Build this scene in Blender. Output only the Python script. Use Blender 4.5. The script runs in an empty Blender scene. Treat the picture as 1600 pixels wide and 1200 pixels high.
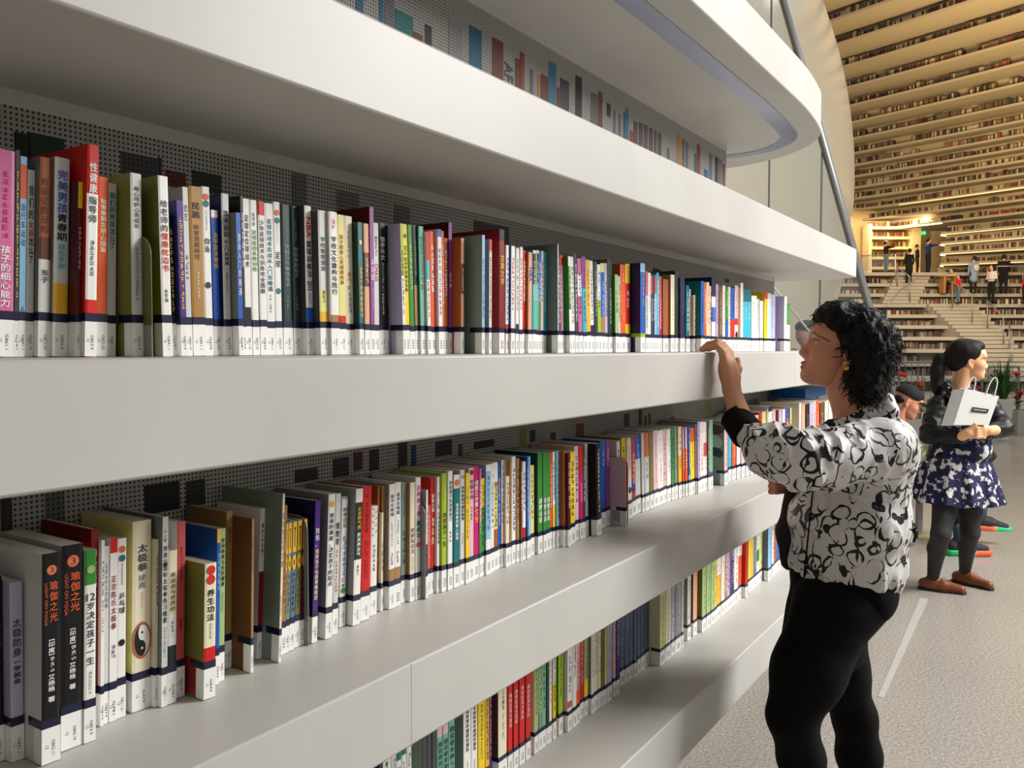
# Library hall: curved white bookshelf terraces, readers, far book mountain.
import bpy, math, random
import numpy as np
from mathutils import Vector, Matrix

rng = random.Random(7)
SC = bpy.context.scene
COL = SC.collection
PI = math.pi

# ---------------------------------------------------------------- camera
FPX, PITCH, EYE = 1311.0, 0.0420, 1.45
cam_d = bpy.data.cameras.new('camera')
cam_d.sensor_width = 36.0
cam_d.lens = FPX / 1600.0 * 36.0
cam_d.clip_start, cam_d.clip_end = 0.05, 300
cam = bpy.data.objects.new('camera', cam_d)
COL.objects.link(cam)
cam.location = (0, 0, EYE)
cam.rotation_euler = (PI / 2 - PITCH, 0, 0)
SC.camera = cam

# ---------------------------------------------------------------- light and exposure
def srgb(c):
    return tuple((x / 12.92 if x <= 0.04045 else ((x + 0.055) / 1.055) ** 2.4) for x in c)

world = bpy.data.worlds.new('world')
SC.world = world
world.use_nodes = True
wbg = world.node_tree.nodes['Background']
wbg.inputs[0].default_value = (1.0, 0.975, 0.935, 1)
wbg.inputs[1].default_value = 0.36

def area_light(name, loc, target, size, power, color, size_y=None):
    d = bpy.data.lights.new(name, 'AREA')
    d.energy = power
    d.color = color
    d.size = size
    if size_y:
        d.shape = 'RECTANGLE'
        d.size_y = size_y
    o = bpy.data.objects.new(name, d)
    COL.objects.link(o)
    o.location = loc
    v = Vector(target) - Vector(loc)
    o.rotation_euler = v.to_track_quat('-Z', 'Y').to_euler()
    return o

area_light('right_side_light', (5.9, 3.1, 4.3), (1.6, 3.8, 1.4), 2.6, 500, (1.0, 0.985, 0.96))  # unseen area lamp added at the right to brighten the shelf faces
area_light('hall_light', (14, 20, 17), (15, 27, 2), 9.0, 1600, (1.0, 0.97, 0.93))
area_light('gallery_uplight', (14.5, 24.0, 6.0), (21.0, 29.5, 12.5), 6.0, 1900, (1.0, 0.70, 0.33), 3.0)  # unseen uplight added in the hall, replaces strips under each tier

vs = SC.view_settings
vs.view_transform = 'Standard'
vs.look = 'None'
vs.gamma = 1.0
vs.use_curve_mapping = False
vs.exposure = 0.18

# ---------------------------------------------------------------- helpers
def tag(o, label=None, cat=None, group=None, kind=None):
    if label: o['label'] = label
    if cat: o['category'] = cat
    if group: o['group'] = group
    if kind: o['kind'] = kind
    return o

def empty(name, loc=(0, 0, 0), rot=(0, 0, 0)):
    o = bpy.data.objects.new(name, None)
    o.empty_display_size = 0.05
    COL.objects.link(o)
    o.location = loc
    o.rotation_euler = rot
    return o

def link(name, me, parent=None, loc=None, rot=None):
    o = bpy.data.objects.new(name, me)
    COL.objects.link(o)
    if parent: o.parent = parent
    if loc is not None: o.location = loc
    if rot is not None: o.rotation_euler = rot
    return o

MATS = {}
def mat(name, color=(0.8, 0.8, 0.8), rough=0.5, metal=0.0, spec=0.5, emit=None, estr=0.0, attr=None, coat=0.0, alpha=None, trans=0.0, ior=1.45):
    if name in MATS: return MATS[name]
    m = bpy.data.materials.new(name)
    m.use_nodes = True
    b = m.node_tree.nodes['Principled BSDF']
    b.inputs['Base Color'].default_value = (*srgb(color), 1)
    b.inputs['Roughness'].default_value = rough
    b.inputs['Metallic'].default_value = metal
    b.inputs['Specular IOR Level'].default_value = spec
    b.inputs['IOR'].default_value = ior
    b.inputs['Coat Weight'].default_value = coat
    b.inputs['Transmission Weight'].default_value = trans
    if emit:
        b.inputs['Emission Color'].default_value = (*srgb(emit), 1)
        b.inputs['Emission Strength'].default_value = estr
    if attr:
        a = m.node_tree.nodes.new('ShaderNodeAttribute')
        a.attribute_name = attr
        m.node_tree.links.new(a.outputs['Color'], b.inputs['Base Color'])
    MATS[name] = m
    return m

def nd(m, typ, **kw):
    n = m.node_tree.nodes.new(typ)
    for k, v in kw.items():
        if k.startswith('i_'):
            n.inputs[k[2:].replace('_', ' ')].default_value = v
        else:
            setattr(n, k, v)
    return n

def lk(m, a, b):
    m.node_tree.links.new(a, b)

class MB:
    """collects faces with a colour each, builds one mesh"""
    def __init__(s):
        s.v = []; s.f = []; s.c = []
    def quad(s, a, b, c, d, col=(1, 1, 1)):
        n = len(s.v); s.v += [a, b, c, d]; s.f.append((n, n + 1, n + 2, n + 3)); s.c.append(col)
    def poly(s, pts, col=(1, 1, 1)):
        n = len(s.v); s.v += list(pts); s.f.append(tuple(range(n, n + len(pts)))); s.c.append(col)
    def box(s, x0, x1, y0, y1, z0, z1, col=(1, 1, 1)):
        n = len(s.v)
        s.v += [(x0, y0, z0), (x1, y0, z0), (x1, y1, z0), (x0, y1, z0), (x0, y0, z1), (x1, y0, z1), (x1, y1, z1), (x0, y1, z1)]
        for f in ((0, 3, 2, 1), (4, 5, 6, 7), (0, 1, 5, 4), (1, 2, 6, 5), (2, 3, 7, 6), (3, 0, 4, 7)):
            s.f.append(tuple(n + i for i in f)); s.c.append(col)
    def prism(s, pts, z0, z1, col=(1, 1, 1)):
        n = len(s.v); k = len(pts)
        s.v += [(p[0], p[1], z0) for p in pts] + [(p[0], p[1], z1) for p in pts]
        s.f.append(tuple(n + i for i in reversed(range(k)))); s.c.append(col)
        s.f.append(tuple(n + k + i for i in range(k))); s.c.append(col)
        for i in range(k):
            j = (i + 1) % k
            s.f.append((n + i, n + j, n + k + j, n + k + i)); s.c.append(col)
    def tube(s, pts, r, seg=8, col=(1, 1, 1), cap=True):
        pts = [Vector(p) for p in pts]
        rr = r if isinstance(r, (list, tuple)) else [r] * len(pts)
        n = len(s.v); up = None
        for i, p in enumerate(pts):
            d = (pts[min(i + 1, len(pts) - 1)] - pts[max(i - 1, 0)]).normalized()
            if up is None:
                up = d.orthogonal().normalized()
            up = (up - d * up.dot(d))
            up = up.normalized() if up.length > 1e-6 else d.orthogonal().normalized()
            w = d.cross(up)
            for k in range(seg):
                a = 2 * PI * k / seg
                q = p + (up * math.cos(a) + w * math.sin(a)) * rr[i]
                s.v.append(tuple(q))
        for i in range(len(pts) - 1):
            for k in range(seg):
                k2 = (k + 1) % seg
                s.f.append((n + i * seg + k, n + i * seg + k2, n + (i + 1) * seg + k2, n + (i + 1) * seg + k)); s.c.append(col)
        if cap:
            s.f.append(tuple(n + k for k in reversed(range(seg)))); s.c.append(col)
            m = n + (len(pts) - 1) * seg
            s.f.append(tuple(m + k for k in range(seg))); s.c.append(col)
    def lathe(s, prof, c=(0, 0, 0), seg=20, col=(1, 1, 1)):
        n = len(s.v)
        for r, z in prof:
            for k in range(seg):
                a = 2 * PI * k / seg
                s.v.append((c[0] + r * math.cos(a), c[1] + r * math.sin(a), c[2] + z))
        for i in range(len(prof) - 1):
            for k in range(seg):
                k2 = (k + 1) % seg
                s.f.append((n + i * seg + k, n + i * seg + k2, n + (i + 1) * seg + k2, n + (i + 1) * seg + k)); s.c.append(col)
    def disk(s, cx, cz, y, r, col, seg=18, rz=None, half=None):
        rz = rz or r
        pts = []
        a0, a1 = (0, 2 * PI) if half is None else half
        m = seg if half is None else seg + 1
        for k in range(m):
            a = a0 + (a1 - a0) * k / seg
            pts.append((cx + r * math.cos(a), y, cz + rz * math.sin(a)))
        s.poly(pts, col)
    def mesh(s, name, m=None, smooth=False, color=True):
        me = bpy.data.meshes.new(name)
        me.from_pydata(s.v, [], s.f)
        if color and s.f:
            cols = [srgb(c) for c in s.c]
            ca = me.color_attributes.new('Col', 'FLOAT_COLOR', 'CORNER')
            arr = np.repeat(np.array([(*c, 1.0) for c in cols], np.float32), [len(f) for f in s.f], axis=0)
            ca.data.foreach_set('color', arr.ravel())
        if m: me.materials.append(m)
        if smooth:
            me.polygons.foreach_set('use_smooth', [True] * len(me.polygons))
        me.update()
        return me
    def build(s, name, m=None, parent=None, smooth=False, loc=None, rot=None, color=True):
        return link(name, s.mesh(name, m, smooth, color), parent, loc, rot)

def smooth_angle(o, deg=40):
    me = o.data
    me.polygons.foreach_set('use_smooth', [True] * len(me.polygons))
    try:
        me.set_sharp_from_angle(angle=math.radians(deg))
    except Exception:
        pass

# pixel of the 1600x1200 frame -> ray, used once to take measurements
CP, SP = math.cos(PITCH), math.sin(PITCH)
def ray(px, py):
    u, v = (px - 800) / FPX, (600 - py) / FPX
    return Vector((u, CP + v * SP, -SP + v * CP))
CAM = Vector((0, 0, EYE))
def at_y(px, py, y):
    r = ray(px, py); return CAM + r * (y / r.y)
def at_z(px, py, z):
    r = ray(px, py); return CAM + r * ((z - EYE) / r.z)

# the near bookcase runs along DV; NV points from the reader into the shelf
ANG = 0.5816
DV = Vector((math.sin(ANG), math.cos(ANG), 0))
NV = Vector((-math.cos(ANG), math.sin(ANG), 0))
PHI = PI / 2 - ANG
def W(t, D, z=0.0):
    p = DV * t + NV * D; return Vector((p.x, p.y, z))
def at_D(px, py, D):
    r = ray(px, py)
    return CAM + r * (D / r.dot(NV))
def tD(p): return (p.dot(DV), p.dot(NV))

# ---------------------------------------------------------------- materials
M_WHITE = mat('white_lacquer', (0.76, 0.75, 0.73), 0.42, spec=0.35)
def mottle(m, c0, c1, scale, rough=None):
    tc = nd(m, 'ShaderNodeTexCoord'); n = nd(m, 'ShaderNodeTexNoise')
    n.inputs['Scale'].default_value = scale; n.inputs['Detail'].default_value = 5
    r = nd(m, 'ShaderNodeValToRGB')
    r.color_ramp.elements[0].position = 0.35; r.color_ramp.elements[1].position = 0.65
    r.color_ramp.elements[0].color = (*srgb(c0), 1); r.color_ramp.elements[1].color = (*srgb(c1), 1)
    lk(m, tc.outputs['Object'], n.inputs['Vector']); lk(m, n.outputs['Fac'], r.inputs['Fac'])
    lk(m, r.outputs['Color'], m.node_tree.nodes['Principled BSDF'].inputs['Base Color'])
    return n
mottle(M_WHITE, (0.765, 0.755, 0.735), (0.795, 0.785, 0.765), 3.0)
M_COVER = mat('book_cover', (1, 1, 1), 0.38, spec=0.4, attr='Col')
M_PAGES = mat('book_pages', (0.80, 0.78, 0.72), 0.85, attr='Col')
M_LABEL = mat('spine_label', (0.96, 0.955, 0.94), 0.35)
M_BAND = mat('navy_tape', (0.10, 0.10, 0.22), 0.3)
M_INK = mat('printed_ink', (1, 1, 1), 0.5, attr='Col')
M_STEEL = mat('brushed_steel', (0.60, 0.60, 0.60), 0.38, metal=0.55)
M_SEAM = mat('seam_filler', (0.71, 0.70, 0.68), 0.6)

def perforated(name):
    m = mat(name, (0.7, 0.7, 0.7), 0.6, attr='Col')
    b = m.node_tree.nodes['Principled BSDF']
    tc = nd(m, 'ShaderNodeTexCoord')
    sep = nd(m, 'ShaderNodeSeparateXYZ')
    lk(m, tc.outputs['Object'], sep.inputs[0])
    acc = None
    for ax in ('X', 'Z'):
        mu = nd(m, 'ShaderNodeMath', operation='MULTIPLY'); mu.inputs[1].default_value = 1 / 0.0072
        fr = nd(m, 'ShaderNodeMath', operation='FRACT')
        su = nd(m, 'ShaderNodeMath', operation='SUBTRACT'); su.inputs[1].default_value = 0.5
        sq = nd(m, 'ShaderNodeMath', operation='MULTIPLY')
        lk(m, sep.outputs[ax], mu.inputs[0]); lk(m, mu.outputs[0], fr.inputs[0]); lk(m, fr.outputs[0], su.inputs[0])
        lk(m, su.outputs[0], sq.inputs[0]); lk(m, su.outputs[0], sq.inputs[1])
        if acc is None: acc = sq
        else:
            ad = nd(m, 'ShaderNodeMath', operation='ADD'); lk(m, acc.outputs[0], ad.inputs[0]); lk(m, sq.outputs[0], ad.inputs[1]); acc = ad
    lt = nd(m, 'ShaderNodeMath', operation='LESS_THAN'); lt.inputs[1].default_value = 0.062
    lk(m, acc.outputs[0], lt.inputs[0])
    mx = nd(m, 'ShaderNodeMix', data_type='RGBA')
    at = [n for n in m.node_tree.nodes if n.type == 'ATTRIBUTE'][0]
    lk(m, lt.outputs[0], mx.inputs['Factor']); lk(m, at.outputs['Color'], mx.inputs['A'])
    mx.inputs['B'].default_value = (0.006, 0.006, 0.006, 1)
    lk(m, mx.outputs['Result'], b.inputs['Base Color'])
    return m
M_PERF = perforated('perforated_panel')

# ---------------------------------------------------------------- glyphs (built-in font, each outline made once)
GLYPH = {}
def load_glyphs(keys):
    keys = [k for k in keys if k not in GLYPH and k.strip()]
    obs = []
    for k in keys:
        c = bpy.data.curves.new('glyph', 'FONT')
        c.body = k; c.size = 1.0; c.resolution_u = 2
        o = bpy.data.objects.new('glyph', c); COL.objects.link(o); obs.append((k, o, c))
    dg = bpy.context.evaluated_depsgraph_get(); dg.update()
    for k, o, c in obs:
        ev = o.evaluated_get(dg); me = ev.to_mesh()
        v = np.empty(len(me.vertices) * 3); me.vertices.foreach_get('co', v); v = v.reshape(-1, 3)[:, :2]
        f = [tuple(p.vertices) for p in me.polygons]
        GLYPH[k] = (v, f)
        ev.to_mesh_clear()
    for k, o, c in obs:
        bpy.data.objects.remove(o); bpy.data.curves.remove(c)

def is_cjk(ch): return ord(ch) > 0x2E80
def put_glyph(mb, key, x0, x1, z0, z1, y, col, rot=False, em=True, bold=True):
    """fit a glyph in the box; rot turns it to read downwards"""
    g = GLYPH.get(key)
    if g is None or len(g[0]) == 0: return
    v, f = g
    if em and is_cjk(key[0]) and len(key) == 1:
        a0, a1, b0, b1 = 0.0, 1.0, -0.12, 0.88
    else:
        a0, a1 = v[:, 0].min(), v[:, 0].max(); b0, b1 = v[:, 1].min(), v[:, 1].max()
    n = len(mb.v)
    for px, py in v:
        s = (px - a0) / max(a1 - a0, 1e-6); t = (py - b0) / max(b1 - b0, 1e-6)
        if rot: s, t = t, 1 - s
        mb.v.append((x0 + (x1 - x0) * s, y, z0 + (z1 - z0) * t))
    for q in f:
        mb.f.append(tuple(n + i for i in q)); mb.c.append(col)
    if bold and x1 - x0 > .006:
        s = (x1 - x0) * .028
        put_glyph(mb, key, x0 + s, x1 + s, z0, z1, y - .00002, col, rot, em, False)
        put_glyph(mb, key, x0 + s * .5, x1 + s * .5, z0 + s, z1 + s, y - .00004, col, rot, em, False)

def pseudo(mb, x0, x1, z0, z1, y, col, r):
    """a small illegible character: a few strokes"""
    w, h = x1 - x0, z1 - z0; t = 0.13
    for k in range(3):
        if r.random() < 0.75:
            zz = z0 + h * (0.1 + 0.38 * k); a = r.uniform(0, .2); b = r.uniform(.75, 1)
            mb.quad((x0 + w * a, y, zz), (x0 + w * b, y, zz), (x0 + w * b, y, zz + h * t), (x0 + w * a, y, zz + h * t), col)
    for k in range(2):
        if r.random() < 0.75:
            xx = x0 + w * r.uniform(.1, .8); a = r.uniform(0, .2); b = r.uniform(.7, 1)
            mb.quad((xx, y, z0 + h * a), (xx + w * t, y, z0 + h * a), (xx + w * t, y, z0 + h * b), (xx, y, z0 + h * b), col)
# ================================================================ room shell
FL = mat('granite_floor', (0.55, 0.54, 0.52), 0.22, spec=0.5)
def floor_nodes(m):
    b = m.node_tree.nodes['Principled BSDF']
    tc = nd(m, 'ShaderNodeTexCoord')
    n1 = nd(m, 'ShaderNodeTexNoise'); n1.inputs['Scale'].default_value = 95; n1.inputs['Detail'].default_value = 8; n1.inputs['Roughness'].default_value = 0.75
    n2 = nd(m, 'ShaderNodeTexNoise'); n2.inputs['Scale'].default_value = 1.1; n2.inputs['Detail'].default_value = 4
    v = nd(m, 'ShaderNodeTexVoronoi'); v.inputs['Scale'].default_value = 95
    for n in (n1, n2, v): lk(m, tc.outputs['Object'], n.inputs['Vector'])
    r1 = nd(m, 'ShaderNodeValToRGB')
    e = r1.color_ramp.elements
    e[0].position = 0.33; e[0].color = (*srgb((0.44, 0.42, 0.395)), 1)
    e[1].position = 0.66; e[1].color = (*srgb((0.80, 0.775, 0.735)), 1)
    k = e.new(0.5); k.color = (*srgb((0.65, 0.625, 0.59)), 1)
    lk(m, n1.outputs['Fac'], r1.inputs['Fac'])
    mx = nd(m, 'ShaderNodeMix', data_type='RGBA', blend_type='MULTIPLY'); mx.inputs['Factor'].default_value = 0.5
    r2 = nd(m, 'ShaderNodeValToRGB'); r2.color_ramp.elements[0].color = (.72, .71, .7, 1); r2.color_ramp.elements[1].color = (1, 1, 1, 1)
    lk(m, n2.outputs['Fac'], r2.inputs['Fac'])
    lk(m, r1.outputs['Color'], mx.inputs['A']); lk(m, r2.outputs['Color'], mx.inputs['B'])
    lk(m, mx.outputs['Result'], b.inputs['Base Color'])
    rr = nd(m, 'ShaderNodeMapRange'); rr.inputs['To Min'].default_value = 0.16; rr.inputs['To Max'].default_value = 0.34
    lk(m, n2.outputs['Fac'], rr.inputs['Value']); lk(m, rr.outputs[0], b.inputs['Roughness'])
floor_nodes(FL)
mb = MB(); mb.box(-14, 36, -6, 48, -0.2, 0.0)
tag(mb.build('floor', FL), kind='structure')
# pale strip on the floor standing in for a light reflection
M_STRIP = mat('pale_floor_reflection', (0.72, 0.71, 0.69), 0.3)
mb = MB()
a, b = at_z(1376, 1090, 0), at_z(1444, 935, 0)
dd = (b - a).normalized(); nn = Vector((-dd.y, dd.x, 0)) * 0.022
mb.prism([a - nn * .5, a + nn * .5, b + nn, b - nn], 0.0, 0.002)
o = mb.build('floor_reflection', M_STRIP); tag(o, kind='structure')
mb = MB()
a = at_z(1432, 838, 0); mb.box(a.x - .05, a.x + .13, a.y - .07, a.y + .05, 0, 0.002)
tag(mb.build('trim_2', mat('yellow_floor_marker', (0.88, 0.80, 0.52), 0.4)), kind='structure')

# unseen ceiling added above the camera: keeps the light coming from the openings above the hall and the lamps
M_CEIL = mat('ceiling_white', (0.72, 0.70, 0.66), 0.7)
mb = MB()
mb.box(-14, 3.0, -6, 9, 5.6, 5.8)
tag(mb.build('ceiling', M_CEIL), kind='structure')
M_WALL = mat('wall_paint', (0.60, 0.58, 0.55), 0.7)
mb = MB(); mb.box(-6.5, 3.0, -4.2, -4.0, 0, 5.6); tag(mb.build('wall_back', M_WALL), kind='structure')
mb = MB(); mb.box(-6.7, -6.5, -4.2, 9, 0, 5.6); tag(mb.build('wall_left', M_WALL), kind='structure')

# ================================================================ near bookcase
ZS = {'mid': EYE - 0.0105, 'low': EYE - 0.4904, 'base': EYE - 0.9769}        # shelf tops
TH = 0.1345
ZA0, ZA1 = EYE + 0.3413, EYE + 0.4756
ZB0, ZB1 = EYE + 0.822, EYE + 0.962
DF, DW = 0.84, 1.1662                                                       # fascia and back panel planes
case = empty('bookcase', W(2.5, DF, 0))
tag(case, 'white curved bookcase of stacked thick shelves along the reading hall', 'bookcase')
def cpart(name, mb, m, parent=case, **k):
    o = mb.build(name, m, parent, **k)
    p = parent
    while p is not None:
        o.matrix_parent_inverse = Matrix.Identity(4); p = p.parent
    o.location = -Vector(case.location) if parent is case else (0, 0, 0)
    return o

def arc(c, r, a0, a1, n=10):
    return [(c[0] + r * math.cos(a0 + (a1 - a0) * k / n), c[1] + r * math.sin(a0 + (a1 - a0) * k / n)) for k in range(n + 1)]

def rounded(pts, rad):
    """round the inner corners of an open polyline"""
    out = [Vector(pts[0])]
    for i in range(1, len(pts) - 1):
        a, b, c = Vector(pts[i - 1]), Vector(pts[i]), Vector(pts[i + 1])
        r = min(rad[i] if isinstance(rad, (list, tuple)) else rad, (a - b).length * .49, (c - b).length * .49)
        p, q = b + (a - b).normalized() * r, b + (c - b).normalized() * r
        for k in range(9):
            s = k / 8
            out.append(p * (1 - s) ** 2 + b * 2 * s * (1 - s) + q * s * s)
    out.append(Vector(pts[-1]))
    return out

def board_outline(tend, D, far, rad):
    """front edge from behind the camera to the end, then the returning edge"""
    f = [W(-2.6, D), W(tend, D)] + far
    f = rounded([Vector((p.x, p.y)) for p in f], rad)
    pts = [(p.x, p.y) for p in f]
    bk = [W(-2.6, 2.5)]
    return pts + [(q.x, q.y) for q in bk]

def shelf_board(tend, z0, z1, D=DF, far=None, rad=0.05, seams=()):
    pts = board_outline(tend, D, far or [W(tend + .28, D + .42), W(tend + .15, D + 1.2), W(tend - .2, 2.5)], rad)
    mb = MB(); mb.prism(pts, z0, z1)
    o = cpart('shelf_board', mb, M_WHITE)
    bm = o.modifiers.new('edge', 'BEVEL'); bm.width = 0.004; bm.segments = 2; bm.limit_method = 'ANGLE'; bm.angle_limit = math.radians(50)
    smooth_angle(o, 30)
    for t in seams:
        s = MB(); s.box(t - .0006, t + .0006, D - .0003, D, z0 + .001, z1 - .001)
        # box given in (t, D): turn it into the room
        s.v = [tuple(W(v[0], v[1], v[2])) for v in s.v]
        cpart('board_seam', s, M_SEAM)
    return o
shelf_board(4.30, ZA0, ZA1, far=[W(4.36, 1.14), W(4.2, 1.75), W(4.1, 2.5)], rad=[0, .03, .2, .3, 0], seams=())
fB = [at_z(1262, 222, ZB0), at_z(1215, 250, ZB0), at_z(1140, 265, ZB0)]
shelf_board(3.06, ZB0, ZB1, D=0.755, far=[W(3.46, .80), W(3.74, 1.08), W(3.80, 1.5), W(3.75, 2.5)], rad=[0, .25, .2, .3, .3, 0])
shelf_board(5.15, ZS['mid'] - .1326, ZS['mid'], rad=[0, .04, .25, .3, 0], seams=(3.2,))
shelf_board(5.75, ZS['low'] - .132, ZS['low'], rad=[0, .04, .25, .3, 0], seams=(tD(at_D(643, 1090, DF))[0], 3.9))
shelf_board(6.2, ZS['base'] - .1414, ZS['base'], rad=[0, .04, .25, .3, 0], seams=(4.5,))
# recessed kick plate below the lowest shelf
mb = MB()
kp = [W(-2.6, 1.12), W(5.9, 1.12), W(6.1, 1.6), W(5.9, 2.4), W(-2.6, 2.4)]
mb.prism([(p.x, p.y) for p in kp], 0.0, ZS['base'] - .141)
cpart('kick_plate', mb, M_WHITE)

# back panels: perforated sheets with a plain border
def back_panel(tend, z0, z1, prints=(), texts=()):
    col = (0.66, 0.65, 0.63)
    root = empty('panel_frame_tmp')
    bpy.data.objects.remove(root)
    mb = MB()
    # local axes: x along shelf, y into shelf
    pts = [(-2.6, 0), (tend - .06, 0), (tend - .02, .02), (tend, .07), (tend, 1.6), (-2.6, 1.6)]
    mb.prism(pts, z0, z1, col)
    o = mb.build('back_panel', M_PERF, case)
    o.location = W(0, DW, 0) - Vector(case.location)
    o.rotation_euler = (0, 0, PHI)
    # borders
    b = MB(); b.box(-2.6, tend - .07, -.0012, 0, z1 - .022, z1, (.7, .69, .67))
    bo = b.build('panel_border', M_WHITE, o)
    for (ta, tb, za, zb, c) in prints:
        p = MB(); p.box(ta, tb, -.0009, 0, za, zb, c)
        p.build('printed_book', M_PERF, o)
    for (s, ta, tb, za, zb, c) in texts:
        load_glyphs([s])
        p = MB(); put_glyph(p, s, ta, tb, za, zb, -.0014, c, rot=True, em=False)
        p.build('printed_lettering', M_INK, o)
    return o
def prints_px(lst, z0, z1):
    out = []
    for (x0, x1, yt, yb, c) in lst:
        p = at_D((x0 + x1) / 2, yt, DW); q = at_D((x0 + x1) / 2, yb, DW)
        ta = tD(at_D(x0, yt, DW) - Vector((0, 0, 0)))[0]; tb = tD(at_D(x1, yt, DW))[0]
        za, zb = max(min(p.z, q.z), z0 + .001), min(max(p.z, q.z), z1 - .025)
        if zb > za: out.append((ta, tb, za, zb, c))
    return out
TEAL, TQ, RB, DK, RD, GR, BL, OR = (.16, .47, .46), (.14, .42, .55), (.48, .26, .22), (.20, .19, .20), (.62, .27, .2), (.45, .45, .47), (.25, .5, .62), (.75, .55, .3)
pa = prints_px([
    (500, 508, -60, 40, TQ), (512, 516, -60, 30, DK), (555, 567, -60, 60, TQ), (592, 598, -60, 60, TQ), (600, 615, -10, 70, GR), (617, 645, 20, 90, TEAL), (646, 660, 52, 100, RB), (664, 674, 40, 110, DK),
    (700, 722, 38, 120, (.62, .58, .6)), (733, 752, 44, 140, TQ), (769, 786, 62, 150, RB), (805, 813, 92, 160, RB), (812, 819, 82, 160, RD), (828, 833, 108, 160, GR), (840, 844, 118, 200, OR), (845, 857, 118, 200, RB),
    (857, 869, 98, 200, BL), (870, 875, 137, 200, RB), (875, 889, 125, 220, (.3, .3, .33)), (899, 909, 120, 220, DK), (923, 926, 145, 220, GR), (926, 934, 147, 220, GR), (935, 941, 144, 230, RB), (948, 954, 162, 182, DK),
    (958, 962, 172, 250, GR), (966, 970, 178, 250, GR), (974, 977, 176, 250, TQ), (977, 982, 170, 250, BL), (984, 990, 205, 250, RD), (990, 996, 190, 260, (.4, .33, .35)), (998, 1004, 192, 260, (.4, .33, .35)), (1006, 1012, 195, 260, (.42, .36, .36)), (1014, 1020, 200, 270, (.4, .33, .35)), (1022, 1026, 204, 270, (.4, .33, .35)), (1028, 1033, 208, 270, (.4, .33, .35)),
    (1042, 1046, 232, 270, GR), (1058, 1064, 211, 290, OR), (1066, 1070, 217, 290, GR), (1072, 1075, 222, 290, GR), (1085, 1088, 240, 290, TQ), (1089, 1094, 226, 290, RD), (1100, 1106, 265, 290, TQ), (1108, 1113, 240, 290, GR), (1117, 1122, 246, 290, DK), (1123, 1128, 250, 300, (.45, .42, .46)), (1129, 1133, 256, 300, RB)], ZA1, ZB0)
def tz(px, py):
    p = at_D(px, py, DW); return (p.dot(DV), p.z)
(tA, zAt), (tB, zAb) = tz(788, 96), tz(801, 130)
back_panel(3.42, ZA1 - .01, ZB0, pa, [('AF', tA, tB, zAb, zAt, DK)])
pm = prints_px([(22, 48, 208, 330, (.05, .08, .08)), (44, 100, 212, 330, (.04, .2, .15)), (188, 246, 242, 330, (.28, .27, .28)), (246, 252, 246, 330, DK), (258, 290, 268, 292, (.4, .12, .12)), (300, 345, 270, 300, (.14, .22, .14)),
    (455, 478, 268, 330, (.45, .45, .44)), (526, 560, 300, 330, (.45, .44, .42)), (615, 640, 322, 360, (.46, .45, .43)), (740, 795, 350, 420, (.3, .29, .3)), (1133, 1139, 436, 442, DK), (1020, 1032, 420, 428, DK)], ZS['mid'], ZA0)
back_panel(4.12, ZS['mid'] - .01, ZA0, pm)
pl = prints_px([(0, 18, 770, 830, DK), (70, 100, 770, 830, (.4, .4, .4)), (225, 280, 755, 800, (.05, .05, .07)), (290, 320, 750, 790, DK), (460, 496, 732, 752, DK), (520, 545, 715, 745, (.2, .2, .22)), (552, 566, 706, 735, (.35, .14, .14)), (577, 592, 702, 735, DK), (622, 636, 690, 730, DK), (642, 650, 695, 730, (.15, .25, .45)), (680, 706, 688, 712, DK), (716, 722, 694, 712, (.4, .16, .16)), (740, 772, 688, 700, DK),
    (812, 822, 668, 705, (.55, .6, .2)), (828, 836, 672, 690, DK), (860, 868, 676, 690, DK), (900, 912, 662, 684, (.5, .3, .26)), (975, 983, 646, 666, (.2, .25, .22)), (998, 1003, 640, 664, DK), (1007, 1010, 650, 664, DK), (1013, 1017, 646, 664, (.4, .32, .25)), (1048, 1053, 652, 660, DK), (1103, 1112, 628, 645, (.6, .65, .35)), (1200, 1216, 618, 626, GR), (1164, 1184, 624, 632, GR)], ZS['low'], ZS['mid'] - .1326)
back_panel(4.95, ZS['low'] - .01, ZS['mid'] - .132, pl)
back_panel(5.6, ZS['base'] - .01, ZS['low'] - .131)

# recessed diffuser strip under the topmost shelf
M_DIFF = mat('frosted_diffuser', (0.60, 0.63, 0.74), 0.12, spec=0.7)
def offset_strip(d0, d1, tend, z):
    def line(d):
        f = rounded([Vector((p.x, p.y)) for p in [W(-2.6, d), W(tend - (d - .755) * .6, d), W(3.40 - (d - .84) * .6, d + .03), W(3.58 - (d - .84), 1.06 + .3 * (d - .84)), W(3.55 - (d - .84), 1.5)]], .2)
        return [(p.x, p.y) for p in f]
    a, b = line(d0), line(d1)
    m2 = MB()
    for i in range(len(a) - 1):
        m2.box(0, 0, 0, 0, 0, 0) if False else None
        m2.quad((*a[i], z - .0025), (*a[i + 1], z - .0025), (*b[i + 1], z - .0025), (*b[i], z - .0025))
        m2.quad((*a[i], z), (*a[i + 1], z), (*a[i + 1], z - .0025), (*a[i], z - .0025))
        m2.quad((*b[i], z), (*b[i + 1], z), (*b[i + 1], z - .0025), (*b[i], z - .0025))
    return m2
cpart('diffuser_strip', offset_strip(.845, .905, 3.0, ZB0), M_DIFF)
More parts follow.
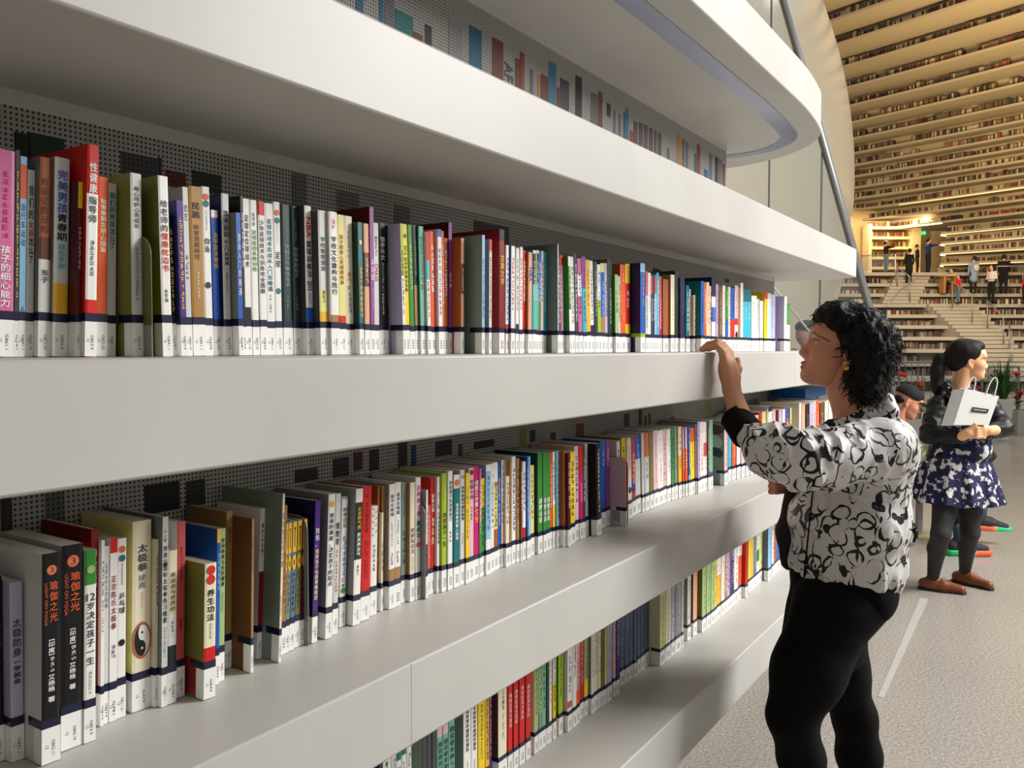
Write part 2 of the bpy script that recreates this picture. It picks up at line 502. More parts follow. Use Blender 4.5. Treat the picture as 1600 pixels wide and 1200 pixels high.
# ================================================================ books
PAL = dict(W=(.95, .94, .92), LG=(.84, .84, .83), GY=(.55, .55, .54), DG=(.27, .27, .28), K=(.06, .06, .07), R=(.82, .13, .10), DR=(.52, .10, .09),
    MR=(.34, .08, .12), OR=(.90, .38, .18), OB=(.66, .36, .18), TN=(.66, .50, .32), CR=(.94, .90, .78), YL=(.95, .82, .12), PY=(.90, .87, .55),
    LM=(.66, .76, .16), GN=(.24, .56, .22), DGN=(.12, .22, .20), MN=(.48, .72, .62), TL=(.05, .44, .47), CY=(.22, .72, .80), LB=(.58, .77, .90),
    BL=(.12, .36, .72), NV=(.09, .10, .30), PU=(.30, .13, .50), VI=(.58, .28, .60), MG=(.80, .10, .45), PK=(.82, .42, .62), PP=(.90, .76, .77),
    LL=(.76, .72, .84), BR=(.44, .27, .17), OL=(.46, .47, .20), GO=(.68, .51, .26), PE=(.90, .68, .54), SB=(.38, .46, .57), GG=(.50, .57, .52), PG=(.66, .76, .50),
    SG=(.44, .47, .46), RW=(.80, .36, .34), GL=(.93, .72, .20))
CN = dict(W='white', LG='light grey', GY='grey', DG='dark grey', K='black', R='red', DR='dark red', MR='maroon', OR='orange', OB='orange-brown', TN='tan', CR='cream',
    YL='yellow', PY='pale yellow', LM='lime green', GN='green', DGN='dark green', MN='mint green', TL='teal', CY='turquoise', LB='light blue', BL='blue', NV='navy',
    PU='purple', VI='violet', MG='magenta', PK='pink', PP='pale pink', LL='lilac', BR='brown', OL='olive', GO='gold-brown', PE='peach', SB='slate blue', GG='grey-green',
    PG='pale green', SG='blue-grey', RW='brick red', GL='golden')
# spine left, spine right, top row, foot row (or -) | colour bands down the spine | titles: text,from,to,colour[,x] | side colour etc.
MIDDLE = '''
-8 21 232|PK|#9,.1,.43,MG;孩子的细心能力,.46,.76,W|
21 28 234|DG|#12,.1,.72,YL|
29 39 244|LB:.04,OR:.21,LB|自行车运动,.23,.45,NV;人,.74,.78,K|
39 51 265|LG|我们的,.08,.27,DG;女孩,.27,.36,R;怎么了,.36,.5,K|
58 77 245|OB:.4,BR:.51,W|好爸爸胜过好,.1,.38,BR;东子,.56,.63,DG|side=SG
81 105 245|LG:.63,GL|完美男孩,.06,.28,BL;青春期,.28,.42,K;成长手册,.43,.56,CY|side=GY
117 125 284|VI:.0,YL:.15,MR|#9,.25,.5,PP|side=MR
131 150 225|R:.23,W:.73,R|性健康,.08,.23,W;指导师,.24,.37,DG;#7,.45,.62,DG|side=R
150 167 276|OR:.43,OR|致青春期女孩·心理篇,.12,.42,CR|
167 180 286|LG|我们的男孩怎么了,.05,.38,TL|
203 224 269|LG|用心呵护心灵成长,.07,.3,DG;#12,.4,.7,GY|side=OL
255 270 274|W|给老师的,.13,.31,DG;健康枕边书,.31,.53,R;#3,.62,.7,DG|side=OL big
270 277 335|K|#12,.1,.7,YL|
283 293 313|PU|#14,.1,.7,YL|side=NV
293 301 292|LG|武艺,.1,.2,K;#5,.4,.55,DG|side=GY
303 322 290|GO|民族,.09,.19,K;体育发展研究,.22,.43,BR;#8,.5,.68,CR|
322 334 291|W|仰泳,.3,.39,K;#10,.14,.26,TL|emb=o:.06:OR,o:.1:TL,o:.58:NV
336 346 328|W:.05,R:.06,BL|自学游泳速成,.15,.4,GL|
351 363 302|LG|游泳运动,.1,.27,K;从入门到精通,.28,.44,DG;#9,.48,.62,DG|side=NV
373 381 332|BL|游泳入门到精通,.14,.58,W|side=SG
381 385 306|K|足球实战图解,.1,.45,W|
385 394 310|W:.69,K|足球定位球战术,.1,.44,K|
396 406 312|W|#3,.08,.17,TL;足球运动系统训练,.19,.46,GN|
408 418 314|R:.09,W|少年足球技术与训练完全图解,.12,.6,DG|side=GY
418 431 317|W|足球技战术实战从入门到精通,.1,.58,TL;#6,.6,.72,DG|
432 442 315|W|足球,.32,.43,K;#12,.14,.26,DG|emb=o:.07:OR,o:.12:TL,o:.58:TL
444 458 319|DGN|#9,.1,.25,GG;虎鹤双形拳技击术,.26,.55,GG;#4,.6,.7,GG|
460 471 322|DGN|#7,.1,.25,GG;铁线拳技击术,.27,.48,GG;#4,.6,.7,GG|
480 491 321|W:.68,BL|NBA,.07,.22,R;篮球训练法,.23,.48,K;2015,.5,.57,K;#3,.58,.66,BL|side=DG
501 514 328|LG:.55,PY:.7,GL|学校管理漫谈,.18,.42,DG;#3,.55,.64,DG|side=DG
518 531 330|W:.72,TN|#2,.05,.13,RW;学校文化建构与践行,.17,.58,K|
531 542 335|PY:.72,R|孩子最爱心灵健康故事,.14,.5,OB|
542 554 337|CR|#6,.1,.3,GY;女儿,.4,.47,R;#5,.5,.7,GY|
562 569 347|TL|365,.33,.43,GL;个身体锻炼常识,.43,.72,GL|side=DGN emb=o:.15:PY
571 579 349|PE:.22,BR:.48,PE|#5,.26,.46,CR|side=BR
580 586 323|VI|乒乓球,.35,.5,W;#8,.55,.7,LL|side=MR big
586 593 348|LG|散打#4,.1,.25,DG;CMASS,.3,.45,R|
594 605 348|K|徒手斗士,.1,.28,W;#14,.3,.7,LG|
605 608 350|K|#10,.3,.6,GY|
630 635 349|LM:.4,W|#10,.2,.7,DG|side=LL big
635 641 350|YL|2016,.16,.24,K;欧洲杯观赛全攻略,.25,.52,K|emb=o:.09:BR
642 649 351|GN|#9,.15,.5,PY|
650 655 352|K:.46,TN|#6,.1,.4,GY|
658 666 353|MN|#15,.08,.5,DGN|side=TL
669 674 362|R:.23,CY:.39,W|#6,.4,.7,DG|
674 682 361|OR|#7,.1,.5,W|
686 692 358|BL:.06,W|#12,.15,.7,BL|side=PP
692 695 361|OR|#9,.1,.6,W|
695 700 372|OB|#10,.1,.5,W|
701 706 347|VI|女子拳,.38,.5,W|side=MR big
720 725 372|PE:.22,BR:.48,PE|#7,.26,.46,W|side=OB
753 757 367|LB|#9,.2,.7,BL|side=GG big
764 768 374|R:.1,LG|#12,.1,.7,R|side=GY
780 788 358|K:.09,DR|古典文学,.2,.45,GL|side=DR big
790 795 383|W:.73,R|#12,.1,.7,BL|
798 804 384|W|#12,.1,.6,R|side=BL
806 810 388|W:.72,K|#10,.1,.6,DG|
812 816 386|W|#12,.1,.6,R|
816 821 391|R|#10,.1,.5,W|
825 831 394|PE|NBA,.14,.3,BL;#8,.34,.6,LG|side=OB
832 836 391|W:.03,NV:.33,CY|#8,.1,.5,W|
836 838 391|LM|#4,.2,.5,W|
838 841 391|W:.03,NV:.33,CY|#6,.1,.5,W|
841 845 394|BL:.45,OL|#6,.1,.5,W|
845 849 392|W|#9,.1,.5,VI|
849 853 394|CY|#9,.1,.6,W|
870 873 381|W|#15,.1,.8,VI|side=SG big
873 876 398|DG|#12,.1,.7,W|
876 878 398|R|#6,.2,.6,W|
878 882 399|R:.1,LB|#6,.2,.6,W|
889 894 400|W:.1,GN:.55,W|#7,.1,.5,W|side=GN
894 899 401|W|#12,.1,.7,DG|
900 904 395|DG|#12,.1,.7,W|side=GY
905 911 403|PK:.17,W:.4,PK|#9,.15,.6,K|
912 918 400|VI:.33,CY|#9,.1,.7,BR|
918 924 405|GL|#9,.1,.5,OB|
924 929 407|W:.7,NV|#12,.1,.65,DG|
930 935 409|DGN|#14,.1,.6,LG|
935 940 413|W:.4,LM|#10,.08,.5,NV|
940 946 411|PY:.1,BL:.6,TN|#6,.2,.6,LB|
946 950 411|LL|#10,.2,.6,DG|
951 958 405|DGN|#12,.3,.7,LG|side=OL
962 967 429|PG|#4,.2,.5,GN|side=GN
967 970 432|LG|#10,.1,.6,DG|
970 978 413|OR|#3,.1,.2,W|side=OB emb=o:.6:OR
978 985 412|YL:.22,R:.68,YL|#3,.3,.5,W|
1001 1008 411|LB:.1,BL|#7,.1,.48,YL|side=NV big
1009 1013 424|RW:.3,LG|#9,.3,.7,DG|
1013 1017 426|W|#14,.1,.5,DG|
1017 1020 430|RW:.24,DG|#9,.3,.6,W|
1020 1023 431|NV|#6,.3,.6,LG|
1023 1026 430|RW:.24,LB|#7,.3,.7,W|
1026 1030 426|CY|#6,.1,.7,W|
1030 1034 432|RW:.3,MG|#8,.3,.7,W|
1036 1045 436|OB|#6,.2,.6,OR|side=BR
1048 1054 429|CR|#10,.1,.6,TN|side=TN
1055 1060 423|DGN|#6,.2,.4,GN|side=DGN big
1063 1070 434|NV|#5,.1,.5,SB|side=MR big
1072 1077 446|TL|#8,.1,.7,W|
1077 1079 452|LG|#6,.1,.7,TL|
1084 1087 461|CR|#6,.1,.7,TN|side=PE
1095 1100 439|BL|#7,.1,.6,NV|side=TL big
1100 1104 441|RW|#9,.1,.6,W|
1104 1108 441|PY|#9,.1,.6,OR|
1108 1111 447|PP|#7,.1,.6,R|
1112 1118 433|NV:.26,W:.4,BL:.6,W|#6,.3,.6,PP|side=NV big
1119 1122 444|LL|#9,.1,.6,VI|
1122 1129 446|BR|#12,.1,.75,PY|
1129 1133 446|W|#9,.1,.6,RW|
1134 1138 448|GN:.5,BL|#6,.05,.3,W|
1138 1141 448|CR|#8,.1,.6,TN|
1141 1148 450|BL:.5,R|#5,.1,.4,NV|
1148 1153 446|PP:.5,R:.6,W|#9,.1,.5,BR|emb=o:.75:K
1153 1157 449|TN|#9,.1,.6,BR|
1157 1161 442|W|#9,.1,.6,DG|
1161 1167 452|TL:.2,CY|#5,.2,.5,W|
1167 1173 452|TL:.2,CY|#5,.2,.5,W|
1174 1178 462|W|#8,.1,.6,DG|
1178 1182 462|W|#6,.1,.6,LG|
1182 1186 467|LG|#8,.1,.6,K|
1187 1192 470|W|#8,.1,.5,DG|
1194 1199 456|R:.12,YL|#9,.2,.7,OL|
1199 1204 458|PP:.1,W|#12,.1,.7,NV|
1204 1207 460|LB|#8,.1,.6,BL|
1207 1211 460|LL|#9,.1,.6,MG|
1225 1229 463|W:.8,PU|#5,.1,.6,GY|side=LL big
1229 1234 474|GN:.45,W|#6,.1,.4,W|
'''
LOWER = '''
-12 7 905 1192|K|#5,.2,.5,LG|
14 38 913 1190|LL|太极防身,.2,.42,DG;一学就会,.43,.57,K|
54 94 870 1195|K|瑜伽之光,.13,.33,OR;~LIGHT ON YOGA,.14,.34,OR,l;[印度],.41,.485,W;~B·K·S,.495,.565,W;艾扬格,.575,.66,W;著,.68,.71,W|side=LG big emb=yoga
95 129 855 1170|K|瑜伽之光,.13,.33,OR;~LIGHT ON YOGA,.14,.34,OR,l;[印度],.41,.485,W;~B·K·S,.495,.565,W;艾扬格,.575,.66,W;著,.68,.71,W|side=LG big emb=yoga
131 149 862 1160|GN:.18,W|12岁决定孩子一生,.22,.6,DG;#6,.63,.75,GY|emb=o:.1:PG
141 152 828 r|DR|#5,.1,.3,W|
152 159 846 1137|W|#5,.1,.3,K;#4,.32,.5,R|
159 169 855 1132|LG|#5,.1,.25,GY;太极拳,.25,.35,SB|
169 182 843 1128|R:.08,W|正宗陈氏太极拳,.2,.5,DR;#3,.58,.66,DG|
182 196 843 1122|W|#10,.14,.26,DG;乒乓球,.3,.42,K|emb=o:.06:OR,o:.11:TL,o:.58:K
206 235 817 1110|CR|太极拳,.12,.27,DG;述真,.28,.36,GY;#8,.38,.46,GY|side=PY big emb=yy
235 239 845 1108|CR|#9,.1,.4,K|
240 261 811 1107|LG|#3,.06,.14,DG;传奇与国标太极拳练习精要,.15,.56,K;#10,.58,.74,GY|side=SG big emb=o:.25:K
261 275 862 1100|CR:.42,W:.62,DGN|奥运会与世界杯,.14,.4,OL;#4,.46,.56,TL|
275 288 817 1090|RW:.12,RW|#12,.14,.36,DR;#3,.55,.62,DR|side=W
318 336 883 1092|CR:.62,R|养生功法,.19,.43,K;#6,.44,.56,DG|side=OL big p emb=o:.05:R,o:.12:R
337 342 827 1070|GL:.09,BL:.8,GL|休闲体育概论,.15,.4,LB|
342 350 827 1065|PG|休闲体育与全民健身,.06,.38,K;#6,.42,.55,GY|
352 361 800 r|TN|#4,.1,.2,BR|
361 371 818 1063|TN|#9,.1,.35,BR|side=BR
372 378 843 1052|NV|#8,.1,.5,OR|
401 408 795 1030|W:.42,DR|#6,.1,.3,K;#6,.3,.4,LG|side=W big
412 425 776 1043|CR|周剑南武术文集,.11,.44,K;#8,.6,.72,GY|side=GG big
426 428 792 r|BL|#4,.1,.3,W|
428 436 792 1028|TN|#7,.1,.25,BR;跆拳道基础教程,.3,.66,DR|
437 443 818 1024|TN|#7,.4,.7,BR|emb=key
444 451 816 1021|GG|#7,.4,.7,DG|emb=key
452 459 814 1017|SB|#7,.4,.7,NV|emb=key
460 467 812 1012|OL|#7,.4,.7,DG|emb=key
468 475 810 1009|MR|#7,.4,.7,K|emb=key
487 495 783 1005|PU|别怕，,.19,.33,W;我家孩子也是青春叛逆,.34,.7,PY|side=NV big
508 518 773 998|W|爸爸的高度，决定孩子的起点,.13,.64,DG|side=GY big emb=o:.07:GL
519 527 772 992|LG|做教育,.2,.37,K;#12,.4,.7,RW|
530 539 777 980|LB:.02,W|科学日记,.08,.24,DG;#10,.3,.7,BL|emb=o:.72:GN
551 562 765 977|W:.1,DGN:.52,W|女孩养气质,.13,.3,GL;男孩养志气,.32,.5,W;#3,.56,.64,DG|side=GY big
563 577 762 970|R|#1,.05,.09,DR;#6,.12,.35,MR;#7,.4,.7,DR|side=DR
578 588 792 962|W|#6,.35,.6,DG|emb=leaf
588 589 760 r|OB||
589 596 803 957|CR|学解新闻,.3,.6,DG|
596 601 760 953|TN|#9,.4,.7,BR|
606 616 758 952|W:.68,TN|读书与地域,.08,.26,DG;#8,.3,.5,GY;#3,.55,.65,DG|side=GY
616 626 755 948|W:.68,TN|读书与地域,.08,.26,DG;#8,.3,.5,GY;#3,.55,.65,DG|
627 635 755 942|GG|#9,.08,.28,DGN;#6,.4,.68,DGN|
640 648 755 940|CR|好好玩公主,.38,.6,DG;#8,.62,.78,GY|side=TN
649 657 747 937|W|这样做父母,.06,.32,MG;最成功,.35,.5,TL|emb=o:.55:OR
662 668 767 936|W:.5,DG|#9,.2,.6,GY|side=GY
668 672 790 930|RW|#9,.1,.6,PP|
672 679 747 928|R|家有小孩,.14,.3,W;怎么办,.34,.58,CR|
680 687 746 927|W|生二胎,.13,.28,RW;父母必须知道的事,.3,.58,DG|
688 698 741 925|LM|#6,.1,.3,PY;改变孩子一生,.33,.62,DGN|
699 707 737 922|W|改变孩子先改变自己,.08,.42,DG;#3,.5,.6,K|
709 718 743 918|W:.1,PY:.12,TL|洛克菲勒的管人秘密,.25,.58,W|emb=o:.07:OR
719 726 735 914|LG|RW,.05,.08,DG;培养家庭中最好教育,.14,.44,K;#5,.55,.65,DG|
727 733 740 912|YL|#4,.1,.3,OB;#6,.32,.6,TN|
733 740 732 909|PP|安娜卡列,.1,.28,DG;#4,.34,.46,K|emb=o:.04:DR
740 748 730 905|MG|成就三分做,.12,.36,W;七分,.36,.5,YL|
748 752 733 903|PK:.5,GN|#9,.1,.6,W|
752 757 748 900|YL:.3,GN|#9,.05,.7,DGN|
759 767 727 898|W:.06,LB:.68,W|#10,.1,.6,SB|
767 772 725 894|W|#10,.1,.6,DG|
772 778 723 891|W:.2,PY:.62,OB|#10,.2,.6,K|emb=o:.2:OR
778 782 723 888|BL|#10,.15,.6,W|
782 787 720 887|W:.4,PP|#10,.05,.6,DG|
788 796 720 886|BR:.15,CR|#9,.2,.6,DG|
796 799 722 884|TN|#9,.2,.6,BR|
800 806 714 881|W|#12,.1,.7,NV|
807 812 717 879|TN|#9,.1,.6,K|
812 816 722 878|BR|#6,.1,.5,W|
817 822 722 875|W:.67,R|#8,.1,.5,DG|
822 826 715 874|BL|#9,.1,.6,W|
826 829 714 872|LB|#9,.1,.6,PK|
829 835 728 868|PY|#9,.1,.6,OL|
841 848 708 865|GN|绿野仙踪,.45,.7,W|side=DGN
848 854 708 863|GN|绿野仙踪,.45,.7,W|
854 860 708 860|GN|绿野仙踪,.45,.7,W|
860 863 708 858|OR|#6,.1,.6,CR|
863 868 707 857|W:.55,YL|#9,.1,.5,K|
868 875 706 856|LB|#10,.1,.7,DG|
876 884 706 856|OB:.75,R|#10,.1,.6,BR|side=OB
884 892 709 855|MR|#6,.1,.6,W|side=MR
892 899 707 850|YL|#9,.1,.7,K|
899 905 698 845|PP|#9,.1,.6,K|
905 912 698 843|R:.3,MG|#9,.4,.6,W|
912 915 700 841|DG|#7,.1,.6,W|
916 920 694 838|LG|#10,.1,.6,GY|
933 940 694 837|K|#15,.05,.75,LG|side=K big
940 948 689 r|BL|#4,.1,.3,W|
949 955 688 r|VI|#4,.1,.3,W|
956 962 722 831|OR|#9,.1,.7,YL|side=PP big p
966 971 690 818|W|#9,.1,.6,DG|
973 979 685 814|YL|#5,.1,.6,OL|side=OL
982 988 685 810|W:.8,W|#5,.1,.4,PK|side=CR emb=o:.65:DGN
988 994 684 806|R:.55,PU:.7,R|#6,.2,.6,W|
994 1002 682 802|BL:.3,LG|#5,.1,.4,W|
1003 1008 678 800|LG|#6,.1,.6,PP|
1008 1015 678 798|OR:.3,LG|#6,.1,.6,GY|
1016 1021 677 795|OL|#6,.1,.6,GY|side=TN
1022 1029 674 792|PP|#9,.1,.7,RW|
1029 1037 674 789|W|#9,.1,.7,GY|
1037 1042 672 786|PP|#9,.1,.7,RW|
1042 1049 672 784|W:.8,R:.9,YL|#9,.1,.6,DG|
1050 1054 670 782|GN|#6,.1,.6,DGN|
1055 1059 669 780|GG|#6,.1,.6,GN|side=GG
1061 1066 668 778|CR:.4,GL|#6,.1,.6,TN|
1066 1070 669 777|LL:.3,OR|#6,.3,.6,W|
1070 1075 669 776|LL:.3,OR|#6,.3,.6,W|
1075 1079 668 775|BL:.7,LB|#6,.1,.6,W|
1079 1086 671 773|OR:.2,YL|#6,.2,.6,OB|
1086 1089 664 772|LL|#6,.1,.6,VI|
1090 1095 660 771|LL|#9,.1,.7,RW|side=GY
1095 1100 660 769|W|#9,.1,.7,RW|
1100 1105 660 767|W:.3,RW:.5,W|#9,.1,.7,DG|
1105 1109 658 766|BR|#9,.1,.7,PY|
1109 1114 657 764|MN:.75,BL|#9,.1,.6,OL|
1132 1137 658 758|PP|#9,.1,.8,RW|side=photo big
1138 1143 664 752|W:.2,CY|#6,.2,.6,W|
1144 1150 666 750|OR|#6,.2,.6,W|
1151 1157 662 748|W|#6,.2,.6,RW|
1158 1164 660 746|PP|#6,.2,.6,DG|
1165 1171 656 744|W|#6,.2,.6,DG|
1172 1178 654 742|LG|#6,.2,.6,DG|
1179 1185 650 740|W|#6,.2,.6,RW|
1186 1190 645 738|R|#6,.2,.6,W|
1191 1197 644 736|PY|#6,.2,.6,GY|
1198 1200 640 735|W|#6,.2,.6,DG|
1201 1207 636 733|NV:.08,W|#6,.2,.6,DG|
1208 1212 641 731|LG|#6,.2,.6,DG|
1217 1222 641 729|LL|#6,.2,.6,PK|side=R
1223 1227 640 727|W|#6,.2,.6,DG|
1228 1233 637 725|BL:.25,OR|#6,.2,.6,W|
1233 1237 638 724|PY|#6,.2,.6,OR|
1249 1252 630 721|W|#6,.2,.6,DG|side=LG big
1253 1258 632 719|PE|#6,.2,.6,W|
1259 1264 632 717|K|#6,.2,.6,W|
1265 1270 630 715|LL|#6,.2,.6,PK|
1270 1275 628 713|PP|#6,.2,.6,DG|
1275 1280 627 711|OR|#6,.2,.6,W|
1281 1287 630 709|BR|#6,.2,.6,W|
1288 1294 628 707|CR|#6,.2,.6,DG|
1295 1301 628 705|W|#6,.2,.6,DG|
1302 1308 627 703|LB|#6,.2,.6,DG|
'''
BOTTOM = '''
594 599 . -|NV|#5,.2,.6,W|
600 612 . -|W|#12,.1,.7,K|
613 620 . -|TL:.1,W|#12,.15,.7,TL|
621 628 . -|TL:.2,W|#12,.25,.7,TL|
629 636 . -|TL:.2,W|#12,.25,.7,TL|
637 644 . -|TL:.2,W|#12,.25,.7,TL|
660 668 . -|DG:.55,PG|#9,.5,.75,OL|side=GG
668 675 . -|DG:.55,PG|#9,.5,.75,OL|
676 683 . -|DG:.55,PG|#9,.5,.75,OL|
684 692 . -|PP:.2,MN|图说健美操与形体训练,.24,.8,DGN|
693 701 . -|PP:.2,MN|图说健美操与形体训练,.24,.8,DGN|
702 711 . -|PP:.2,MN|图说健美操与形体训练,.24,.8,DGN|
725 736 . -|W|中国体育年鉴研究报告,.1,.52,K;#4,.6,.7,DG|side=GY
737 746 . -|W|中国体育年鉴研究报告,.1,.52,K;#4,.6,.7,DG|
748 758 . -|YL|教练员,.05,.2,K;#12,.22,.7,OL|
759 765 . -|GL|#14,.1,.7,K|
765 768 . -|PU|#9,.1,.7,LG|
779 792 . -|CR|三十而立,.1,.3,K;十七八,.32,.6,GY|side=BR
794 801 . -|R|奥林匹克大百科,.2,.55,PP|
803 810 . -|R|奥林匹克大百科,.2,.55,PP|side=DR
812 820 . -|R|奥林匹克大百科,.2,.55,PP|side=DR
822 829 . -|R|奥林匹克大百科,.2,.55,PP|side=DR
835 841 . -|PG:.78,DGN|#10,.1,.6,OL|side=CR
842 847 . -|PG:.6,GG|#9,.1,.6,DGN|
847 853 . -|MN|#6,.1,.6,DGN|
854 858 . -|DGN|#6,.1,.6,GN|
858 862 . -|W|#8,.1,.6,OR|
864 869 . -|W:.4,YL|#12,.1,.7,K|side=BR
873 880 . 1147|LM|#9,.1,.6,OL|side=GN
887 894 . 1142|W:.05,RW:.12,W:.68,RW:.75,W|#4,.2,.6,GY|side=LG
895 901 . 1136|W|#9,.1,.5,DR|
901 906 . 1131|PP:.6,OR|#9,.1,.6,DR|
906 912 . 1123|R|#9,.1,.6,PP|
912 919 . 1119|PG:.6,YL|#9,.1,.6,DR|
924 928 . 1115|W|#9,.1,.6,GY|side=GY
928 934 . 1110|CR|#9,.1,.6,TN|
935 939 . 1106|CR|#9,.1,.6,TN|
940 944 . 1103|OL|#9,.1,.6,DGN|
944 948 . 1101|PY|#9,.1,.6,OL|
949 956 . 1096|LL|#9,.1,.6,GY|
958 962 . 1089|MR:.1,PP:.8,MR|#9,.1,.6,BR|
963 968 . 1085|GL:.1,PU|#9,.1,.6,LL|
969 976 . 1071|SB|#9,.1,.7,NV|
977 983 . 1066|SB|#9,.1,.7,NV|
984 989 . 1061|SB|#9,.1,.7,NV|
990 995 . 1058|SB|#9,.1,.7,NV|
996 1001 . 1052|SB|#9,.1,.7,NV|
1002 1007 . 1047|SB|#9,.1,.7,NV|
1008 1014 . 1041|SB|#9,.1,.7,NV|
1031 1039 . 1038|PY|#12,.1,.8,OL|side=CR
1040 1048 . 1031|CR|#12,.1,.8,OL|
1049 1054 . 1024|LL|#9,.1,.7,GY|
1055 1064 . 1018|GY|#9,.1,.7,LG|
1065 1068 . 1012|LG|#9,.1,.7,GY|
1074 1079 . 1000|LG|#9,.1,.7,GY|side=GY
1083 1089 . 992|PE|#9,.1,.7,TN|side=BR
1097 1103 . 986|PG|#7,.1,.7,DGN|side=OL
1104 1110 . 981|PG|#7,.1,.7,DGN|
1111 1117 . 975|PG|#7,.1,.7,DGN|
1117 1120 . 971|YL|#7,.1,.7,OL|
1120 1126 . 966|W:.3,GL|#7,.1,.7,OR|
1127 1132 . 961|W|#7,.1,.7,TN|
1132 1136 . 957|TN|#7,.1,.7,W|
1136 1140 . 953|LL|#7,.1,.7,MG|
1140 1143 . 950|PU|#7,.1,.7,PK|
1143 1147 . 946|SB:.3,NV|#7,.1,.7,W|
1147 1153 . 942|W|#7,.1,.7,DG|
1153 1159 . 936|W:.3,OR|#7,.1,.7,RW|
1163 1168 . 934|R|#5,.1,.7,DR|side=R
1169 1173 . 925|YL|#7,.1,.7,GL|
1173 1177 . 921|GL|#7,.1,.7,YL|
1177 1182 . 917|SB|#7,.1,.7,W|
1182 1186 . 913|W:.4,GN:.6,W|#7,.1,.7,DGN|
1186 1191 . 909|PY|#7,.1,.7,K|
1198 1205 . 907|LB|#7,.1,.7,SB|side=SB
1206 1209 . 900|W|#7,.1,.7,DG|
1209 1213 . 896|OB|#7,.1,.7,BR|
1213 1220 . 891|BL|#7,.1,.7,W|
1221 1227 . 885|W|#7,.1,.7,BL|
1228 1233 . 880|CR|#7,.1,.7,BL|
'''
LEAN_M = [(-10, 2), (60, 4), (150, 5), (200, 0), (222, -3), (262, -8), (320, -8), (350, -6), (440, -5), (500, -5), (560, -4), (600, -2), (640, -6), (690, -3), (705, 0), (800, 1), (860, 1), (900, -4), (925, -6), (935, -2), (1000, 0), (1240, 1)]
LEAN_L = [(-20, -4), (30, -4), (54, 0), (130, 2), (240, 2), (330, 3), (372, 2), (400, 7), (560, 7), (580, 4), (600, 1), (800, 0), (960, -2), (1010, -3), (1090, -3), (1115, 0), (1320, 0)]
LEAN_B = [(0, 0), (1300, 0)]
def interp(tab, x):
    return float(np.interp(x, [a for a, b in tab], [b for a, b in tab]))

CALLNO = ['G781', 'G479', 'G479', 'G861.1', 'G872.32', 'G843', 'G842.19', 'G852.9', 'G852.11', 'G841.1', 'G811.21', 'G853.9']
def parse(txt, row):
    out = []
    for ln in txt.strip().split('\n'):
        a, segs, ttl, opt = (ln.split('|') + ['', '', ''])[:4]
        p = a.split()
        xl, xr = float(p[0]), float(p[1])
        yt = None if p[2] == '.' else float(p[2])
        yb = p[3] if len(p) > 3 else '-'
        sg = []
        for q in segs.split(','):
            if ':' in q: c, f = q.split(':'); sg.append((c, float(f)))
            else: sg.append((q, 1.0))
        tt = []
        for q in ttl.split(';'):
            if not q: continue
            w = q.rsplit(',', 4) if q.endswith(',l') else q.rsplit(',', 3)
            tt.append((w[0], float(w[1]), float(w[2]), w[3], len(w) > 4))
        o = dict(x.split('=') if '=' in x else (x, True) for x in opt.split())
        out.append(dict(xl=xl, xr=xr, yt=yt, yb=yb, segs=sg, tt=tt, opt=o, row=row))
    return out

chars = set()
for txt in (MIDDLE, LOWER, BOTTOM):
    for ln in txt.split('\n'):
        chars |= set(ch for ch in ln if is_cjk(ch) or ch in '[]·')
load_glyphs(sorted(chars) + ['NBA', 'CMASS', '365', '2015', '2016', '12', 'RW', 'LIGHT ON YOGA', 'B·K·S'] + CALLNO)

def g_of(px, py):
    r = ray(px, py); return r.dot(DV) / r.dot(NV)

